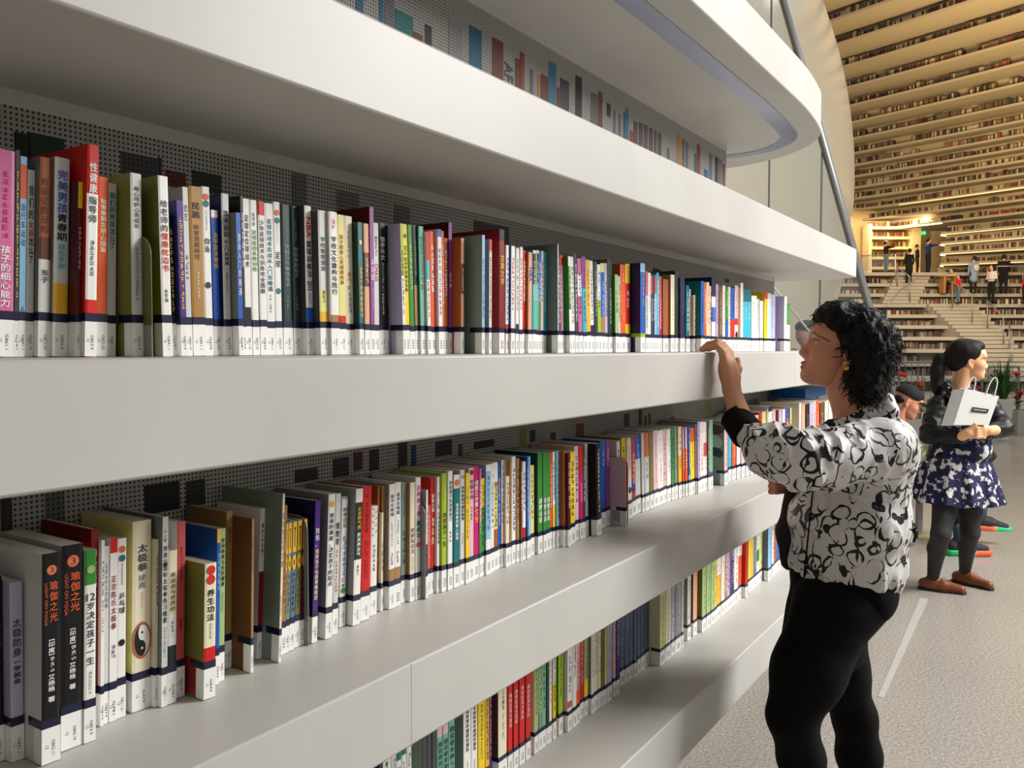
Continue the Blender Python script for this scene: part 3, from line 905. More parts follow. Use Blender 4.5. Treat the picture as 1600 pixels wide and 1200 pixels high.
def spine_text(mb, w, H, items, r):
    for (s, f0, f1, c, left) in items:
        col = PAL[c]; z1, z0 = H * (1 - f0), H * (1 - f1)
        cx = w * .5; wid = min(w * .74, .02)
        y = -.00075
        if left: cx = w * .2; wid = w * .16
        elif s == '瑜伽之光': cx = w * .60; wid = w * .46
        elif w > .03: cx = w * .55; wid = w * .3
        if s.startswith('~'):
            s = s[1:]
            if s == 'B·K·S': cx = w * .55; wid = w * .2
            if left or not any(is_cjk(q) for q in s):
                put_glyph(mb, s, cx - wid / 2, cx + wid / 2, z0, z1, y, col, rot=True)
            else:
                k = s.index('艾'); zm = z1 - (z1 - z0) * .46
                put_glyph(mb, s[:k], cx - wid * .22, cx + wid * .22, zm, z1, y, col, rot=True)
                h = (zm - z0) / len(s[k:])
                for i, ch in enumerate(s[k:]):
                    put_glyph(mb, ch, cx - wid * .25, cx + wid * .25, zm - h * (i + .95), zm - h * (i + .05), y, col)
            continue
        toks = []
        i = 0
        while i < len(s):
            if s[i] == '#':
                j = i + 1
                while j < len(s) and s[j].isdigit(): j += 1
                toks += ['#'] * int(s[i + 1:j]); i = j
            elif is_cjk(s[i]) or s[i] in '[]·':
                toks.append(s[i]); i += 1
            else:
                j = i
                while j < len(s) and not is_cjk(s[j]) and s[j] != '#': j += 1
                toks.append(s[i:j]); i = j
        WT = lambda t: .35 if t in '[]·' else (1 if len(t) < 3 else 1.6)
        n = sum(WT(t) for t in toks)
        h = (z1 - z0) / n; z = z1
        for t in toks:
            k = WT(t)
            cw = min(wid, h * max(k, 1) * 1.15)
            if t == '#':
                cw *= .8
                pseudo(mb, cx - cw / 2, cx + cw / 2, z - h * .88, z - h * .08, y, col, r)
            elif t in '[]·':
                put_glyph(mb, t, cx - cw * (.4 if t != '·' else .1), cx + cw * (.4 if t != '·' else .1), z - h * k * .9, z - h * k * .1, y, col, rot=True)
            elif len(t) == 1 and is_cjk(t):
                put_glyph(mb, t, cx - cw / 2, cx + cw / 2, z - h * .96, z - h * .04, y, col)
            elif len(t) <= 2 and t.isdigit():
                put_glyph(mb, t, cx - cw / 2, cx + cw / 2, z - h * .9, z - h * .1, y, col)
            else:
                put_glyph(mb, t, cx - cw * .42, cx + cw * .42, z - h * k * .95, z - h * k * .05, y, col, rot=True)
            z -= h * k

def make_book(b, name='book'):
    w, H, dep, r = b['w'], b['H'], b['dep'], b['rng']
    root = empty(name, b['loc'], (0, b['lean'], PHI))
    segs = b['segs']; side = b['opt'].get('side')
    main = max(segs, key=lambda s: s[1] - (segs[segs.index(s) - 1][1] if segs.index(s) else 0))[0]
    sc = PAL['GY'] if side == 'photo' else PAL[side or main]
    if not side: sc = tuple(x * .9 for x in sc)
    mb = MB(); th = .0007
    f_prev = 0
    xs = [0, w] if w < .012 else [0, w * .18, w * .82, w]
    ys = [0, 0] if w < .012 else [.0009, 0, 0, .0009]
    for c, f in segs:
        z1, z0 = H * (1 - f_prev), H * (1 - f)
        if z1 - z0 < 1e-4: continue
        for i in range(len(xs) - 1):
            mb.quad((xs[i], ys[i], z0), (xs[i + 1], ys[i + 1], z0), (xs[i + 1], ys[i + 1], z1), (xs[i], ys[i], z1), PAL[c])
        f_prev = f
    mb.quad((0, ys[0], 0), (0, ys[0], H), (0, dep, H), (0, dep, 0), sc)
    mb.quad((w, ys[-1], 0), (w, dep, 0), (w, dep, H), (w, ys[-1], H), PAL[main])
    # board thickness: inner faces, top and bottom edges
    mb.box(th, th * 1.01, .0014, dep, 0, H, sc)
    mb.box(w - th * 1.01, w - th, .0014, dep, 0, H, sc)
    for z in (0, H):
        mb.quad((0, ys[0], z), (w, ys[-1], z), (w, .0016, z), (0, .0016, z), PAL[main])
        mb.quad((0, .0016, z), (th, .0016, z), (th, dep, z), (0, dep, z), sc)
        mb.quad((w - th, .0016, z), (w, .0016, z), (w, dep, z), (w - th, dep, z), PAL[main])
    mb.build('cover', M_COVER, root)
    pg = MB(); k = .0012 if w > .006 else .0008
    pt = .0006 if not b['opt'].get('hard') else .003
    pg.box(k * .7, w - k * .7, .0016, dep - .003, .001, H - pt, r.choice([(.80, .78, .73), (.84, .82, .78), (.74, .71, .64)]))
    pg.build('pages', M_PAGES, root)
    # sticker and tape wrap round the spine
    e = .0003
    def wrap(z0, z1, ln, nm, m):
        q = MB()
        q.box(-e, w + e, -e, max(ys) + .0001, z0, z1)
        q.box(-e, 0, 0, ln, z0, z1)
        q.box(w, w + e, 0, ln * .6, z0, z1)
        return q.build(nm, m, root, color=False)
    lh = .043 + r.uniform(-.001, .001)
    if b['big'] or b['near'] or w > .004:
        lab = wrap(0.0004, lh, .017, 'spine_label', M_LABEL)
        band = wrap(lh, lh + .0105, .030, 'tape_band', mat('lime_tape', (.62, .72, .12), .4) if b['opt'].get('side') == 'NV' and b['xr'] == 1008 else M_BAND)
        q = MB()
        if b['xr'] < 620 and b['xr'] - b['xl'] > 6 and b['row'] != 'B':
            s = r.choice(CALLNO); hh = min(.0036, w * .34)
            put_glyph(q, s, w * .62 - hh / 2, w * .62 + hh / 2, .009, .027, -.0005, (.15, .15, .17), rot=True)
            put_glyph(q, r.choice(['12', '365']) if False else '12', w * .28 - hh / 2, w * .28 + hh / 2, .018, .022, -.0005, (.15, .15, .17), rot=True)
        else:
            for kx in (.35, .62):
                for i in range(4):
                    z = .010 + i * .0045
                    q.quad((w * kx, -.0005, z), (w * (kx + .14), -.0005, z), (w * (kx + .14), -.0005, z + .003), (w * kx, -.0005, z + .003), (.35, .35, .37))
        q.build('call_number', M_INK, lab)
    for it in b['tt']:
        q = MB(); spine_text(q, w, H, [it], r)
        if q.f: q.build('title', M_INK, root)
    emb = b['opt'].get('emb')
    if emb:
        q = MB(); y = -.0007
        if emb == 'yoga':
            q.disk(w / 2, H * .92, y, w * .28, PAL['OR'], 24)
            q.disk(w / 2, H * .92, y - .0001, w * .23, (.93, .55, .42), 24)
            load_glyphs(['3']); put_glyph(q, '3', w * .38, w * .62, H * .92 - w * .15, H * .92 + w * .15, y - .0002, PAL['DR'])
        elif emb == 'yy':
            cz = H * .37; R = w * .47
            q.disk(w / 2, cz, y, w * .5, (.72, .38, .20), 28, rz=w * .92)
            q.disk(w / 2, cz, y - .0001, R * .86, (.05, .05, .06), 28, rz=w * .78)
            q.disk(w / 2, cz, y - .0002, R * .86, (.9, .9, .88), 16, rz=w * .78, half=(-PI / 2, PI / 2))
            q.disk(w / 2, cz + w * .39, y - .0003, R * .43, (.9, .9, .88), 18, rz=w * .39)
            q.disk(w / 2, cz - w * .39, y - .0003, R * .43, (.05, .05, .06), 18, rz=w * .39)
            q.disk(w / 2, cz + w * .39, y - .0004, R * .13, (.05, .05, .06), 10)
            q.disk(w / 2, cz - w * .39, y - .0004, R * .13, (.9, .9, .88), 10)
        elif emb == 'key':
            q.quad((w * .05, y, H * .76), (w * .95, y, H * .76), (w * .95, y, H * .99), (w * .05, y, H * .99), PAL['GL'])
            q.disk(w / 2, H * .68, y - .0001, w * .47, PAL['GL'], 14, rz=H * .06)
            q.quad((w * .42, y - .0002, H * .80), (w * .58, y - .0002, H * .80), (w * .58, y - .0002, H * .93), (w * .42, y - .0002, H * .93), (.35, .25, .08))
            q.disk(w / 2, H * .94, y - .0002, w * .24, (.35, .25, .08), 10)
            q.quad((w * .3, y - .0002, H * .66), (w * .7, y - .0002, H * .66), (w * .7, y - .0002, H * .70), (w * .3, y - .0002, H * .70), (.55, .35, .1))
        elif emb == 'leaf':
            for i in range(9):
                z = H * (.72 + .03 * i); s = 1 if i % 2 else -1
                q.poly([(w * .5, y, z), (w * (.5 + s * .42), y, z + H * .03), (w * (.5 + s * .3), y, z + H * .012)], (.40, .50, .30))
        else:
            for it in emb.split(','):
                _, f, c = it.split(':'); q.disk(w / 2, H * (1 - float(f)), y - .0001, w * .36, PAL[c], 14)
        q.build('emblem', M_INK, root)
    if side == 'photo':
        q = MB(); x = -.0002
        def blob(cy, cz, ry, rz, c):
            q.poly([(x - .00005 * len(q.f), cy + ry * math.cos(a * PI / 7), cz + rz * math.sin(a * PI / 7)) for a in range(14)], c)
        for cy, cz, ry, rz, c in ((.05, .20, .05, .02, (.35, .28, .24)), (.06, .155, .055, .03, (.78, .76, .74)), (.04, .115, .035, .022, (.25, .23, .24)), (.05, .085, .05, .02, (.6, .57, .52)), (.02, .03, .006, .006, (.8, .5, .6))):
            blob(cy, cz, ry, rz, c)
        q.build('cover_picture', M_INK, root)
    if b['opt'].get('p') and b['row'] == 'L':
        q = MB(); q.quad((-.0002, .012, .005), (-.0002, .045, .005), (-.0002, .045, .055), (-.0002, .012, .055), (.85, .85, .84) if b['xr'] > 900 else (.7, .1, .08))
        for i in range(9):
            yy = .02 + i * .0024
            q.quad((-.0003, yy, .012), (-.0003, yy + .0011, .012), (-.0003, yy + .0011, .042), (-.0003, yy, .042), (.1, .1, .1))
        q.build('barcode', M_INK, root)
    if side == 'OL' and b['xr'] < 240 and b['row'] == 'M':
        q = MB(); q.quad((-.0002, .05, .018), (-.0002, .10, .018), (-.0002, .10, .045), (-.0002, .05, .045), (.1, .1, .05)); q.build('barcode', M_INK, root)
    return root

def px_row(books, zsh, D0, dmin, dmax, lean):
    prev_t, D = -9, D0
    last = None
    for b in books:
        xm, yb = b['xr'], b['yb']
        base_y = 556
        if yb in ('r',):
            Di = min(dmax, D + .035); by = None
        elif yb == '-':
            if b['row'] == 'M':
                side = last is not None and b['xl'] - last['xr'] > 2.5
                if side:
                    Di = D * g_of(last['xr'], 556) / g_of(b['xl'], 556)
                    Di = max(Di, D - .03)
                else:
                    Di = D
                if last is not None and not side: Di = D + (D0 - D) * .25
                if b['opt'].get('big') and not side: Di -= .004
                Di = min(max(Di, dmin), dmax)
            else:
                Di = D0
        else:
            p = at_z((b['xl'] + b['xr']) / 2, float(yb), zsh); Di = min(max(tD(p)[1], dmin), dmax)
        if yb != 'r': D = Di
        # spine corners on plane Di
        yy = 556 if b['row'] == 'M' else (float(yb) if yb not in ('r', '-') else None)
        if yy is None:
            yy = 1150
            for _ in range(3):
                # foot row of plane Di under this column
                q = at_D((b['xl'] + b['xr']) / 2, yy, Di); yy += (q.z - zsh) / max(Di, .5) * FPX * .9
        tl, tr = tD(at_D(b['xl'], yy, Di))[0], tD(at_D(b['xr'], yy, Di))[0]
        if tl < prev_t + .0006: tl = prev_t + .0006
        tr = max(tr, tl + .0042)
        w = tr - tl
        if b['yt'] is None:
            r0 = random.Random(int(b['xl'] // 12)); H = r0.choice([.235, .24, .245, .23, .26])
            H -= .004 * random.Random(int(b['xl'])).random()
            ln = 0.0
        else:
            dx = interp(lean, b['xr'])
            q = at_D(b['xl'] + dx, b['yt'], Di)
            H = q.z - zsh
            ln = (tD(q)[0] - tD(at_D(b['xl'], yy, Di))[0]) / max(H, .1)
            ln = max(-.05, min(.05, ln))
        H = max(.15, min(H, .335))
        if last is not None:
            need = (last['ln'] - ln) * min(H, last['H'])
            if need > 0:
                tl = max(tl, prev_t + .0004 + need); tr = max(tr, tl + .0042); w = tr - tl
        b['ln'] = ln
        b['w'], b['H'] = w, H
        b['dep'] = min(.172 if b['opt'].get('big') or H > .25 else .148, DW - .006 - Di)
        b['lean'] = math.atan(ln) * 1.0
        # stand the leaning book on its lower corner
        a = b['lean']; lift = .0004
        p = W(tl, Di, zsh + lift + (w * math.sin(abs(a)) if a > 0 else 0))
        b['loc'] = p
        b['rng'] = random.Random(int(b['xl'] * 7 + len(b['row'])))
        b['near'] = w > .004; b['big'] = bool(b['opt'].get('big'))
        b['t'] = (tl, tr); b['D'] = Di
        prev_t = tr + (.0002 if yb != 'r' else 0) + (.0036 if (b['row'], int(b['xr'])) in (('L', 962), ('L', 475), ('L', 657), ('M', 224)) else 0)
        last = b
    return books

ROWS = [('M', MIDDLE, ZS['mid'], 1.045, .975, 1.06, LEAN_M, 'middle shelf'), ('L', LOWER, ZS['low'], 1.0085, .93, 1.06, LEAN_L, 'second shelf down'), ('B', BOTTOM, ZS['base'], 1.0435, .95, 1.07, LEAN_B, 'lowest shelf')]
ONES = ['', 'first', 'second', 'third', 'fourth', 'fifth', 'sixth', 'seventh', 'eighth', 'ninth', 'tenth', 'eleventh', 'twelfth', 'thirteenth', 'fourteenth', 'fifteenth', 'sixteenth', 'seventeenth', 'eighteenth', 'nineteenth']
TENS = {2: 'twent', 3: 'thirt', 4: 'fort', 5: 'fift', 6: 'sixt', 7: 'sevent', 8: 'eight', 9: 'ninet'}
def ordinal(n):
    if n >= 100: return 'hundredth' if n == 100 else 'hundred-and-' + ordinal(n - 100)
    if n < 20: return ONES[n]
    return TENS[n // 10] + ('ieth' if n % 10 == 0 else 'y-' + ONES[n % 10])
SPECIAL = {('L', 94): 'thick black yoga book with orange emblem and title, nearer one of the pair', ('L', 129): 'thick black yoga book with orange emblem, farther one of the pair',
    ('L', 235): 'fat cream book with a black and white yin-yang emblem on its spine', ('M', 150): 'tall red and white book standing proudest above the middle shelf row',
    ('M', 491): 'white basketball book with red lettering between dark covers on the middle shelf', ('M', 1008): 'tall thick navy book with lime tape instead of dark tape, middle shelf',
    ('L', 336): 'short thick book with two red dots and red foot standing proud of its row', ('L', 940): 'thick black book with tiny white lettering, second shelf down',
    ('L', 962): 'short orange-spined book in front of a grey bookend, second shelf down', ('L', 1137): 'book with a dark photograph on its cover below the raised wrist'}
ALL = []
seen_lab = {}
for row, txt, zsh, D0, dmin, dmax, lean, rname in ROWS:
    bs = px_row(parse(txt, row), zsh, D0, dmin, dmax, lean)
    cnames = []
    for b in bs:
        s = sorted(((f - (b['segs'][i - 1][1] if i else 0)), c) for i, (c, f) in enumerate(b['segs']))[::-1]
        nm = CN[s[0][1]]
        if len(s) > 1 and s[1][1] != s[0][1] and s[1][0] > .08: nm += ' and ' + CN[s[1][1]]
        cnames.append((nm, CN[s[0][1]]))
    for i, b in enumerate(bs):
        root = make_book(b)
        size = 'tall ' if b['H'] > .25 else ('short ' if b['H'] < .205 else '')
        size += 'thick ' if b['w'] > .024 else ('thin ' if b['w'] < .011 else '')
        tc = [CN[t[3]] for t in b['tt'][:1]]
        lab = SPECIAL.get((row, int(b['xr'])))
        if not lab:
            lab = f"{size}{cnames[i][0]} book" + (f" with {tc[0]} title" if tc and tc[0] != cnames[i][1] else '')
            lab += f", {ordinal(i + 1)} along the {rname}"
            if i and len(lab.replace('-', ' ').split()) <= 11: lab += f" after a {cnames[i - 1][1]} one"
        tag(root, lab, 'book', f'books on the {rname}')
        ALL.append((b, root))

# metal bookend, the blue book lying on the row and the red book pulled out
def bookend(px, py, zsh, H, label, depth=.12):
    p = at_z(px, py, zsh); t, D = tD(p)
    e = empty('bookend', W(t, D, zsh + .0005), (0, 0, PHI))
    mb = MB()
    pts = [(0, 0), (depth, 0), (depth, H)] + [(.03 - .03 * math.sin(a * PI / 12), H - .03 + .03 * math.cos(a * PI / 12)) for a in range(7)] + [(0, H - .03)]
    n = len(pts)
    for x in (0, .0015): mb.poly([(x, q[0], q[1]) for q in pts], (.6, .6, .6))
    for i in range(n):
        a, c = pts[i], pts[(i + 1) % n]
        mb.quad((0, a[0], a[1]), (.0015, a[0], a[1]), (.0015, c[0], c[1]), (0, c[0], c[1]))
    mb.build('upright_plate', mat('grey_metal', (.55, .55, .54), .45, metal=.3), e)
    mb = MB(); mb.box(-.002, .0, 0, depth, 0, .0012); mb.build('foot_plate', MATS['grey_metal'], e)
    tag(e, label, 'bookend'); return e
def slot_between(bs, xr):
    for i, b in enumerate(bs):
        if b['xr'] >= xr: return b, bs[i + 1]
lows = [b for b, _ in ALL if b['row'] == 'L']
mids = [b for b, _ in ALL if b['row'] == 'M']
def end_at(b, c, H, z, label, m=None):
    t = (b['t'][1] + .0008)
    e = empty('bookend', W(t, min(b['D'], c['D']) - .002, z + .0005), (0, 0, PHI))
    mb = MB(); dp = .11; R = .025
    pts = [(0, 0), (dp, 0), (dp, H)] + [(R - R * math.sin(a * PI / 12), H - R + R * math.cos(a * PI / 12)) for a in range(7)]
    n = len(pts); th = .0012
    for x in (0, th): mb.poly([(x, q[0], q[1]) for q in pts], (.6, .6, .6))
    for i in range(n):
        a, d = pts[i], pts[(i + 1) % n]
        mb.quad((0, a[0], a[1]), (th, a[0], a[1]), (th, d[0], d[1]), (0, d[0], d[1]))
    mb.build('upright_plate', m or mat('grey_metal', (.55, .55, .54), .45, metal=.3), e)
    mb = MB(); mb.box(-.0006, 0, 0, dp * .5, .0002, .04); mb.build('riveted_tab', MATS['grey_metal'], e)
    tag(e, label, 'bookend')
b, c = slot_between(lows, 962); end_at(b, c, .19, ZS['low'], 'grey metal bookend with rounded corner beside the short orange-spined book')
b, c = slot_between(lows, 475); end_at(b, c, .215, ZS['low'], 'dark grey bookend between the yellow-tabbed series and the purple book')
b, c = slot_between(lows, 657); end_at(b, c, .19, ZS['low'], 'grey bookend in front of the small white and dark book, second shelf')
b, c = slot_between(mids, 224); end_at(b, c, .155, ZS['mid'], 'olive metal bookend against the olive cover of a book on the middle shelf', mat('olive_metal', (.40, .42, .22), .4))

def flat_book(t, D, z, w, dep, h, rot, col, label, prnt=None):
    e = empty('book', W(t, D, z), (0, 0, PHI + rot))
    mb = MB()
    mb.box(0, w, 0, dep, 0, .002, col); mb.box(0, w, 0, dep, h - .002, h, col); mb.box(0, w, 0, .002, .002, h - .002, col); mb.box(0, .002, 0, dep, .002, h - .002, col)
    mb.build('cover', M_COVER, e)
    mb = MB(); mb.box(.003, w - .003, .002, dep - .003, .002, h - .002, (.82, .80, .75)); mb.build('pages', M_PAGES, e)
    tag(e, label, 'book', 'books lying flat')
    return e
tp = max(b['H'] for b in lows if b['xr'] > 1240)
lt = [b for b in lows if b['xr'] > 1235]
flat_book(tD(at_D(1258, 620, .99))[0], .99, ZS['low'] + tp + .004, .40, .15, .045, 0, (.05, .36, .62), 'blue book lying flat on top of the row near the woman\'s chin')
pt = at_z(1215, 735, ZS['low']); t0, d0 = tD(pt)
e = empty('magazine_box', W(t0 - .02, .865, ZS['low'] + .0006), (0, 0, PHI))
for nm, q in (('side_wall', (0, .004, 0, .12, 0, .135)), ('side_wall', (.15, .154, 0, .12, 0, .135)), ('front_wall', (.004, .15, 0, .004, 0, .125)), ('base_plate', (.004, .15, .004, .12, 0, .004))):
    mb = MB(); mb.box(*q); mb.build(nm, mat('red_card', (.84, .12, .09), .5), e, color=False)
mb = MB(); mb.box(.02, .13, .01, .11, .004, .131, (.62, .52, .40)); mb.build('paper_stack', M_PAGES, e)
tag(e, 'red magazine box at the shelf edge behind the raised patterned sleeve', 'box')
# ================================================================ bodies: blended volumes turned into one skin
def vnoise(P, seed=0):
    """smooth value noise in -1..1 for an (n,3) array"""
    I = np.floor(P).astype(np.int64); F = P - I; F = F * F * (3 - 2 * F)
    def h(i, j, k):
        n = (i * 374761393 + j * 668265263 + k * 2147483647 + seed * 974634777) & 0xFFFFFFFF
        n = ((n ^ (n >> 13)) * 1274126177) & 0xFFFFFFFF
        return ((n ^ (n >> 16)) & 0xFFFF) / 32767.5 - 1
    r = 0
    for dx in (0, 1):
        for dy in (0, 1):
            for dz in (0, 1):
                w = (F[:, 0] if dx else 1 - F[:, 0]) * (F[:, 1] if dy else 1 - F[:, 1]) * (F[:, 2] if dz else 1 - F[:, 2])
                r = r + w * h(I[:, 0] + dx, I[:, 1] + dy, I[:, 2] + dz)
    return r

class SDF:
    def __init__(s): s.p = []; s.cuts = []
    def cap(s, a, b, ra, rb=None, k=.02, sub=False, sq=None):
        s.p.append(('c', Vector(a), Vector(b), ra, ra if rb is None else rb, k, sub, None)); return s
    def ell(s, c, r, k=.02, R=None, sub=False):
        s.p.append(('e', Vector(c), Vector(r), 0, 0, k, sub, R)); return s
    def chain(s, pts, rs, k=.02):
        for i in range(len(pts) - 1): s.cap(pts[i], pts[i + 1], rs[i], rs[i + 1], k)
        return s
    def cut(s, pt, n): s.cuts.append((Vector(pt), Vector(n).normalized())); return s
    def grid(s, res):
        lo = Vector((1e9,) * 3); hi = -lo
        for t, a, b, ra, rb, k, sub, R in s.p:
            if sub: continue
            if t == 'c':
                for q, r in ((a, ra), (b, rb)):
                    for i in range(3): lo[i] = min(lo[i], q[i] - r); hi[i] = max(hi[i], q[i] + r)
            else:
                m = max(b)
                ex = b if R is None else (m, m, m)
                for i in range(3): lo[i] = min(lo[i], a[i] - ex[i]); hi[i] = max(hi[i], a[i] + ex[i])
        lo = np.array(lo) - .03 - res * 2; hi = np.array(hi) + .03 + res * 2
        n = np.ceil((hi - lo) / res).astype(int) + 1
        f = np.full(n, 1.0, np.float32)
        for t, a, b, ra, rb, k, sub, R in s.p:
            if t == 'c':
                l = np.minimum(np.array(a) - ra, np.array(b) - rb); h = np.maximum(np.array(a) + ra, np.array(b) + rb)
            else:
                ex = np.array(b) if R is None else np.full(3, max(b)); l = np.array(a) - ex; h = np.array(a) + ex
            m = k + .03
            i0 = np.clip(np.floor((l - m - lo) / res).astype(int), 0, n); i1 = np.clip(np.ceil((h + m - lo) / res).astype(int) + 1, 0, n)
            if (i1 <= i0).any(): continue
            X, Y, Z = np.meshgrid(*[lo[i] + np.arange(i0[i], i1[i]) * res for i in range(3)], indexing='ij')
            if t == 'c':
                ba = np.array(b - a); L2 = max(ba @ ba, 1e-12)
                px, py, pz = X - a[0], Y - a[1], Z - a[2]
                hh = np.clip((px * ba[0] + py * ba[1] + pz * ba[2]) / L2, 0, 1)
                d = np.sqrt((px - ba[0] * hh) ** 2 + (py - ba[1] * hh) ** 2 + (pz - ba[2] * hh) ** 2) - (ra + (rb - ra) * hh)
            else:
                P = np.stack([X - a[0], Y - a[1], Z - a[2]], -1)
                if R is not None: P = P @ np.array(R)      # rows of R are the local axes as columns
                r = np.array(b)
                k0 = np.linalg.norm(P / r, axis=-1); k1 = np.linalg.norm(P / (r * r), axis=-1) + 1e-9
                d = k0 * (k0 - 1) / k1
            sl = tuple(slice(i0[i], i1[i]) for i in range(3))
            g = f[sl]
            if sub:
                h = np.maximum(k - np.abs(g + d), 0) / max(k, 1e-6)
                f[sl] = np.maximum(g, -d) + h * h * k * .25
            else:
                h = np.maximum(k - np.abs(g - d), 0) / max(k, 1e-6)
                f[sl] = np.minimum(g, d) - h * h * k * .25
        if s.cuts:
            X, Y, Z = np.meshgrid(*[lo[i] + np.arange(n[i]) * res for i in range(3)], indexing='ij')
            for p, nn in s.cuts:
                f = np.maximum(f, ((X - p[0]) * nn[0] + (Y - p[1]) * nn[1] + (Z - p[2]) * nn[2]).astype(np.float32))
        return f, lo
    def surf(s, res):
        f, lo = s.grid(res)
        ins = f < 0
        n = np.array(f.shape)
        corners = [(i, j, k) for i in (0, 1) for j in (0, 1) for k in (0, 1)]
        cnt = np.zeros(n - 1, np.int8)
        for c in corners: cnt += ins[c[0]:n[0] - 1 + c[0], c[1]:n[1] - 1 + c[1], c[2]:n[2] - 1 + c[2]]
        act = (cnt > 0) & (cnt < 8)
        idx = np.argwhere(act)
        vid = np.full(n - 1, -1, np.int64); vid[act] = np.arange(len(idx))
        acc = np.zeros((len(idx), 3)); num = np.zeros(len(idx))
        for a in corners:
            for ax in range(3):
                if a[ax]: continue
                b = list(a); b[ax] = 1
                fa = f[idx[:, 0] + a[0], idx[:, 1] + a[1], idx[:, 2] + a[2]]
                fb = f[idx[:, 0] + b[0], idx[:, 1] + b[1], idx[:, 2] + b[2]]
                m = (fa < 0) != (fb < 0)
                t = np.where(m, fa / np.where(np.abs(fa - fb) < 1e-9, 1, fa - fb), 0)
                for d in range(3):
                    acc[:, d] += np.where(m, a[d] + (t if d == ax else 0), 0)
                num += m
        V = lo + (idx + acc / np.maximum(num, 1)[:, None]) * res
        F = []
        for ax in range(3):
            o = [(1, 2), (2, 0), (0, 1)][ax]
            A = [slice(None)] * 3; B = [slice(None)] * 3
            A[ax] = slice(0, n[ax] - 1); B[ax] = slice(1, n[ax])
            ea, eb = ins[tuple(A)], ins[tuple(B)]
            e = np.argwhere(ea != eb)
            ok = (e[:, o[0]] > 0) & (e[:, o[1]] > 0) & (e[:, o[0]] < n[o[0]] - 1) & (e[:, o[1]] < n[o[1]] - 1)
            e = e[ok]; sgn = ea[e[:, 0], e[:, 1], e[:, 2]]
            q = []
            for du, dv in ((-1, -1), (0, -1), (0, 0), (-1, 0)):
                c = e.copy(); c[:, o[0]] += du; c[:, o[1]] += dv
                q.append(vid[c[:, 0], c[:, 1], c[:, 2]])
            q = np.stack(q, 1)
            q[~sgn] = q[~sgn][:, ::-1]
            F.append(q)
        F = np.concatenate(F)
        F = F[(F >= 0).all(1)]
        return V, F
    def build(s, name, res, m, parent=None, disp=None, color=None, smooth_it=1, xf=None):
        V, F = s.surf(res)
        return mesh_obj(name, V, F, m, parent, disp, color, smooth_it, xf)

def vert_normals(V, F):
    a = V[F[:, 2]] - V[F[:, 0]]; b = V[F[:, 3]] - V[F[:, 1]]
    fn = np.cross(a, b); N = np.zeros_like(V)
    for i in range(4): np.add.at(N, F[:, i], fn)
    return N / (np.linalg.norm(N, axis=1)[:, None] + 1e-12)
def mesh_obj(name, V, F, m, parent=None, disp=None, color=None, smooth_it=1, xf=None):
    for _ in range(smooth_it):
        S = np.zeros_like(V); C = np.zeros(len(V))
        for i in range(4):
            np.add.at(S, F[:, i], V[F[:, (i + 1) % 4]]); np.add.at(C, F[:, i], 1)
            np.add.at(S, F[:, i], V[F[:, (i - 1) % 4]]); np.add.at(C, F[:, i], 1)
        V = V * .5 + .5 * S / np.maximum(C, 1)[:, None]
    P0 = V.copy()
    if disp is not None: V = V + vert_normals(V, F) * disp(V)[:, None]
    if xf is not None: V = xf(V)
    me = bpy.data.meshes.new(name)
    me.vertices.add(len(V)); me.vertices.foreach_set('co', V.astype(np.float32).ravel())
    me.loops.add(F.size); me.loops.foreach_set('vertex_index', F.astype(np.int32).ravel())
    me.polygons.add(len(F)); me.polygons.foreach_set('loop_start', np.arange(0, F.size, 4, dtype=np.int32))
    me.update(calc_edges=True)
    me.polygons.foreach_set('use_smooth', np.ones(len(F), bool))
    if color is not None:
        c = color(P0)
        ca = me.color_attributes.new('Col', 'FLOAT_COLOR', 'POINT')
        ca.data.foreach_set('color', np.concatenate([c, np.ones((len(V), 1))], 1).astype(np.float32).ravel())
    if m: me.materials.append(m)
    o = link(name, me, parent)
    return o
def join_meshes(objs, name):
    """merge meshes into the first one"""
    import bmesh
    bm = bmesh.new()
    for o in objs: bm.from_mesh(o.data)
    base = objs[0]
    me = bpy.data.meshes.new(name); 
    for m in base.data.materials: me.materials.append(m)
    bm.to_mesh(me); bm.free()
    me.polygons.foreach_set('use_smooth', [True] * len(me.polygons))
    base.data = me
    for o in objs[1:]: bpy.data.objects.remove(o)
    base.name = name
    return base

M_SKIN = mat('skin', (.8, .6, .5), 0.5, spec=0.35, attr='Col')
M_SKIN.node_tree.nodes['Principled BSDF'].inputs['Subsurface Weight'].default_value = 0.08
M_SKIN.node_tree.nodes['Principled BSDF'].inputs['Subsurface Radius'].default_value = (.012, .005, .003)
M_HAIR = mat('black_hair', (.07, .055, .05), 0.62, spec=0.28)
M_EYE = mat('eye', (1, 1, 1), 0.12, attr='Col')
M_BLACKCLOTH = mat('black_fabric', (.035, .035, .04), 0.85, spec=0.2)

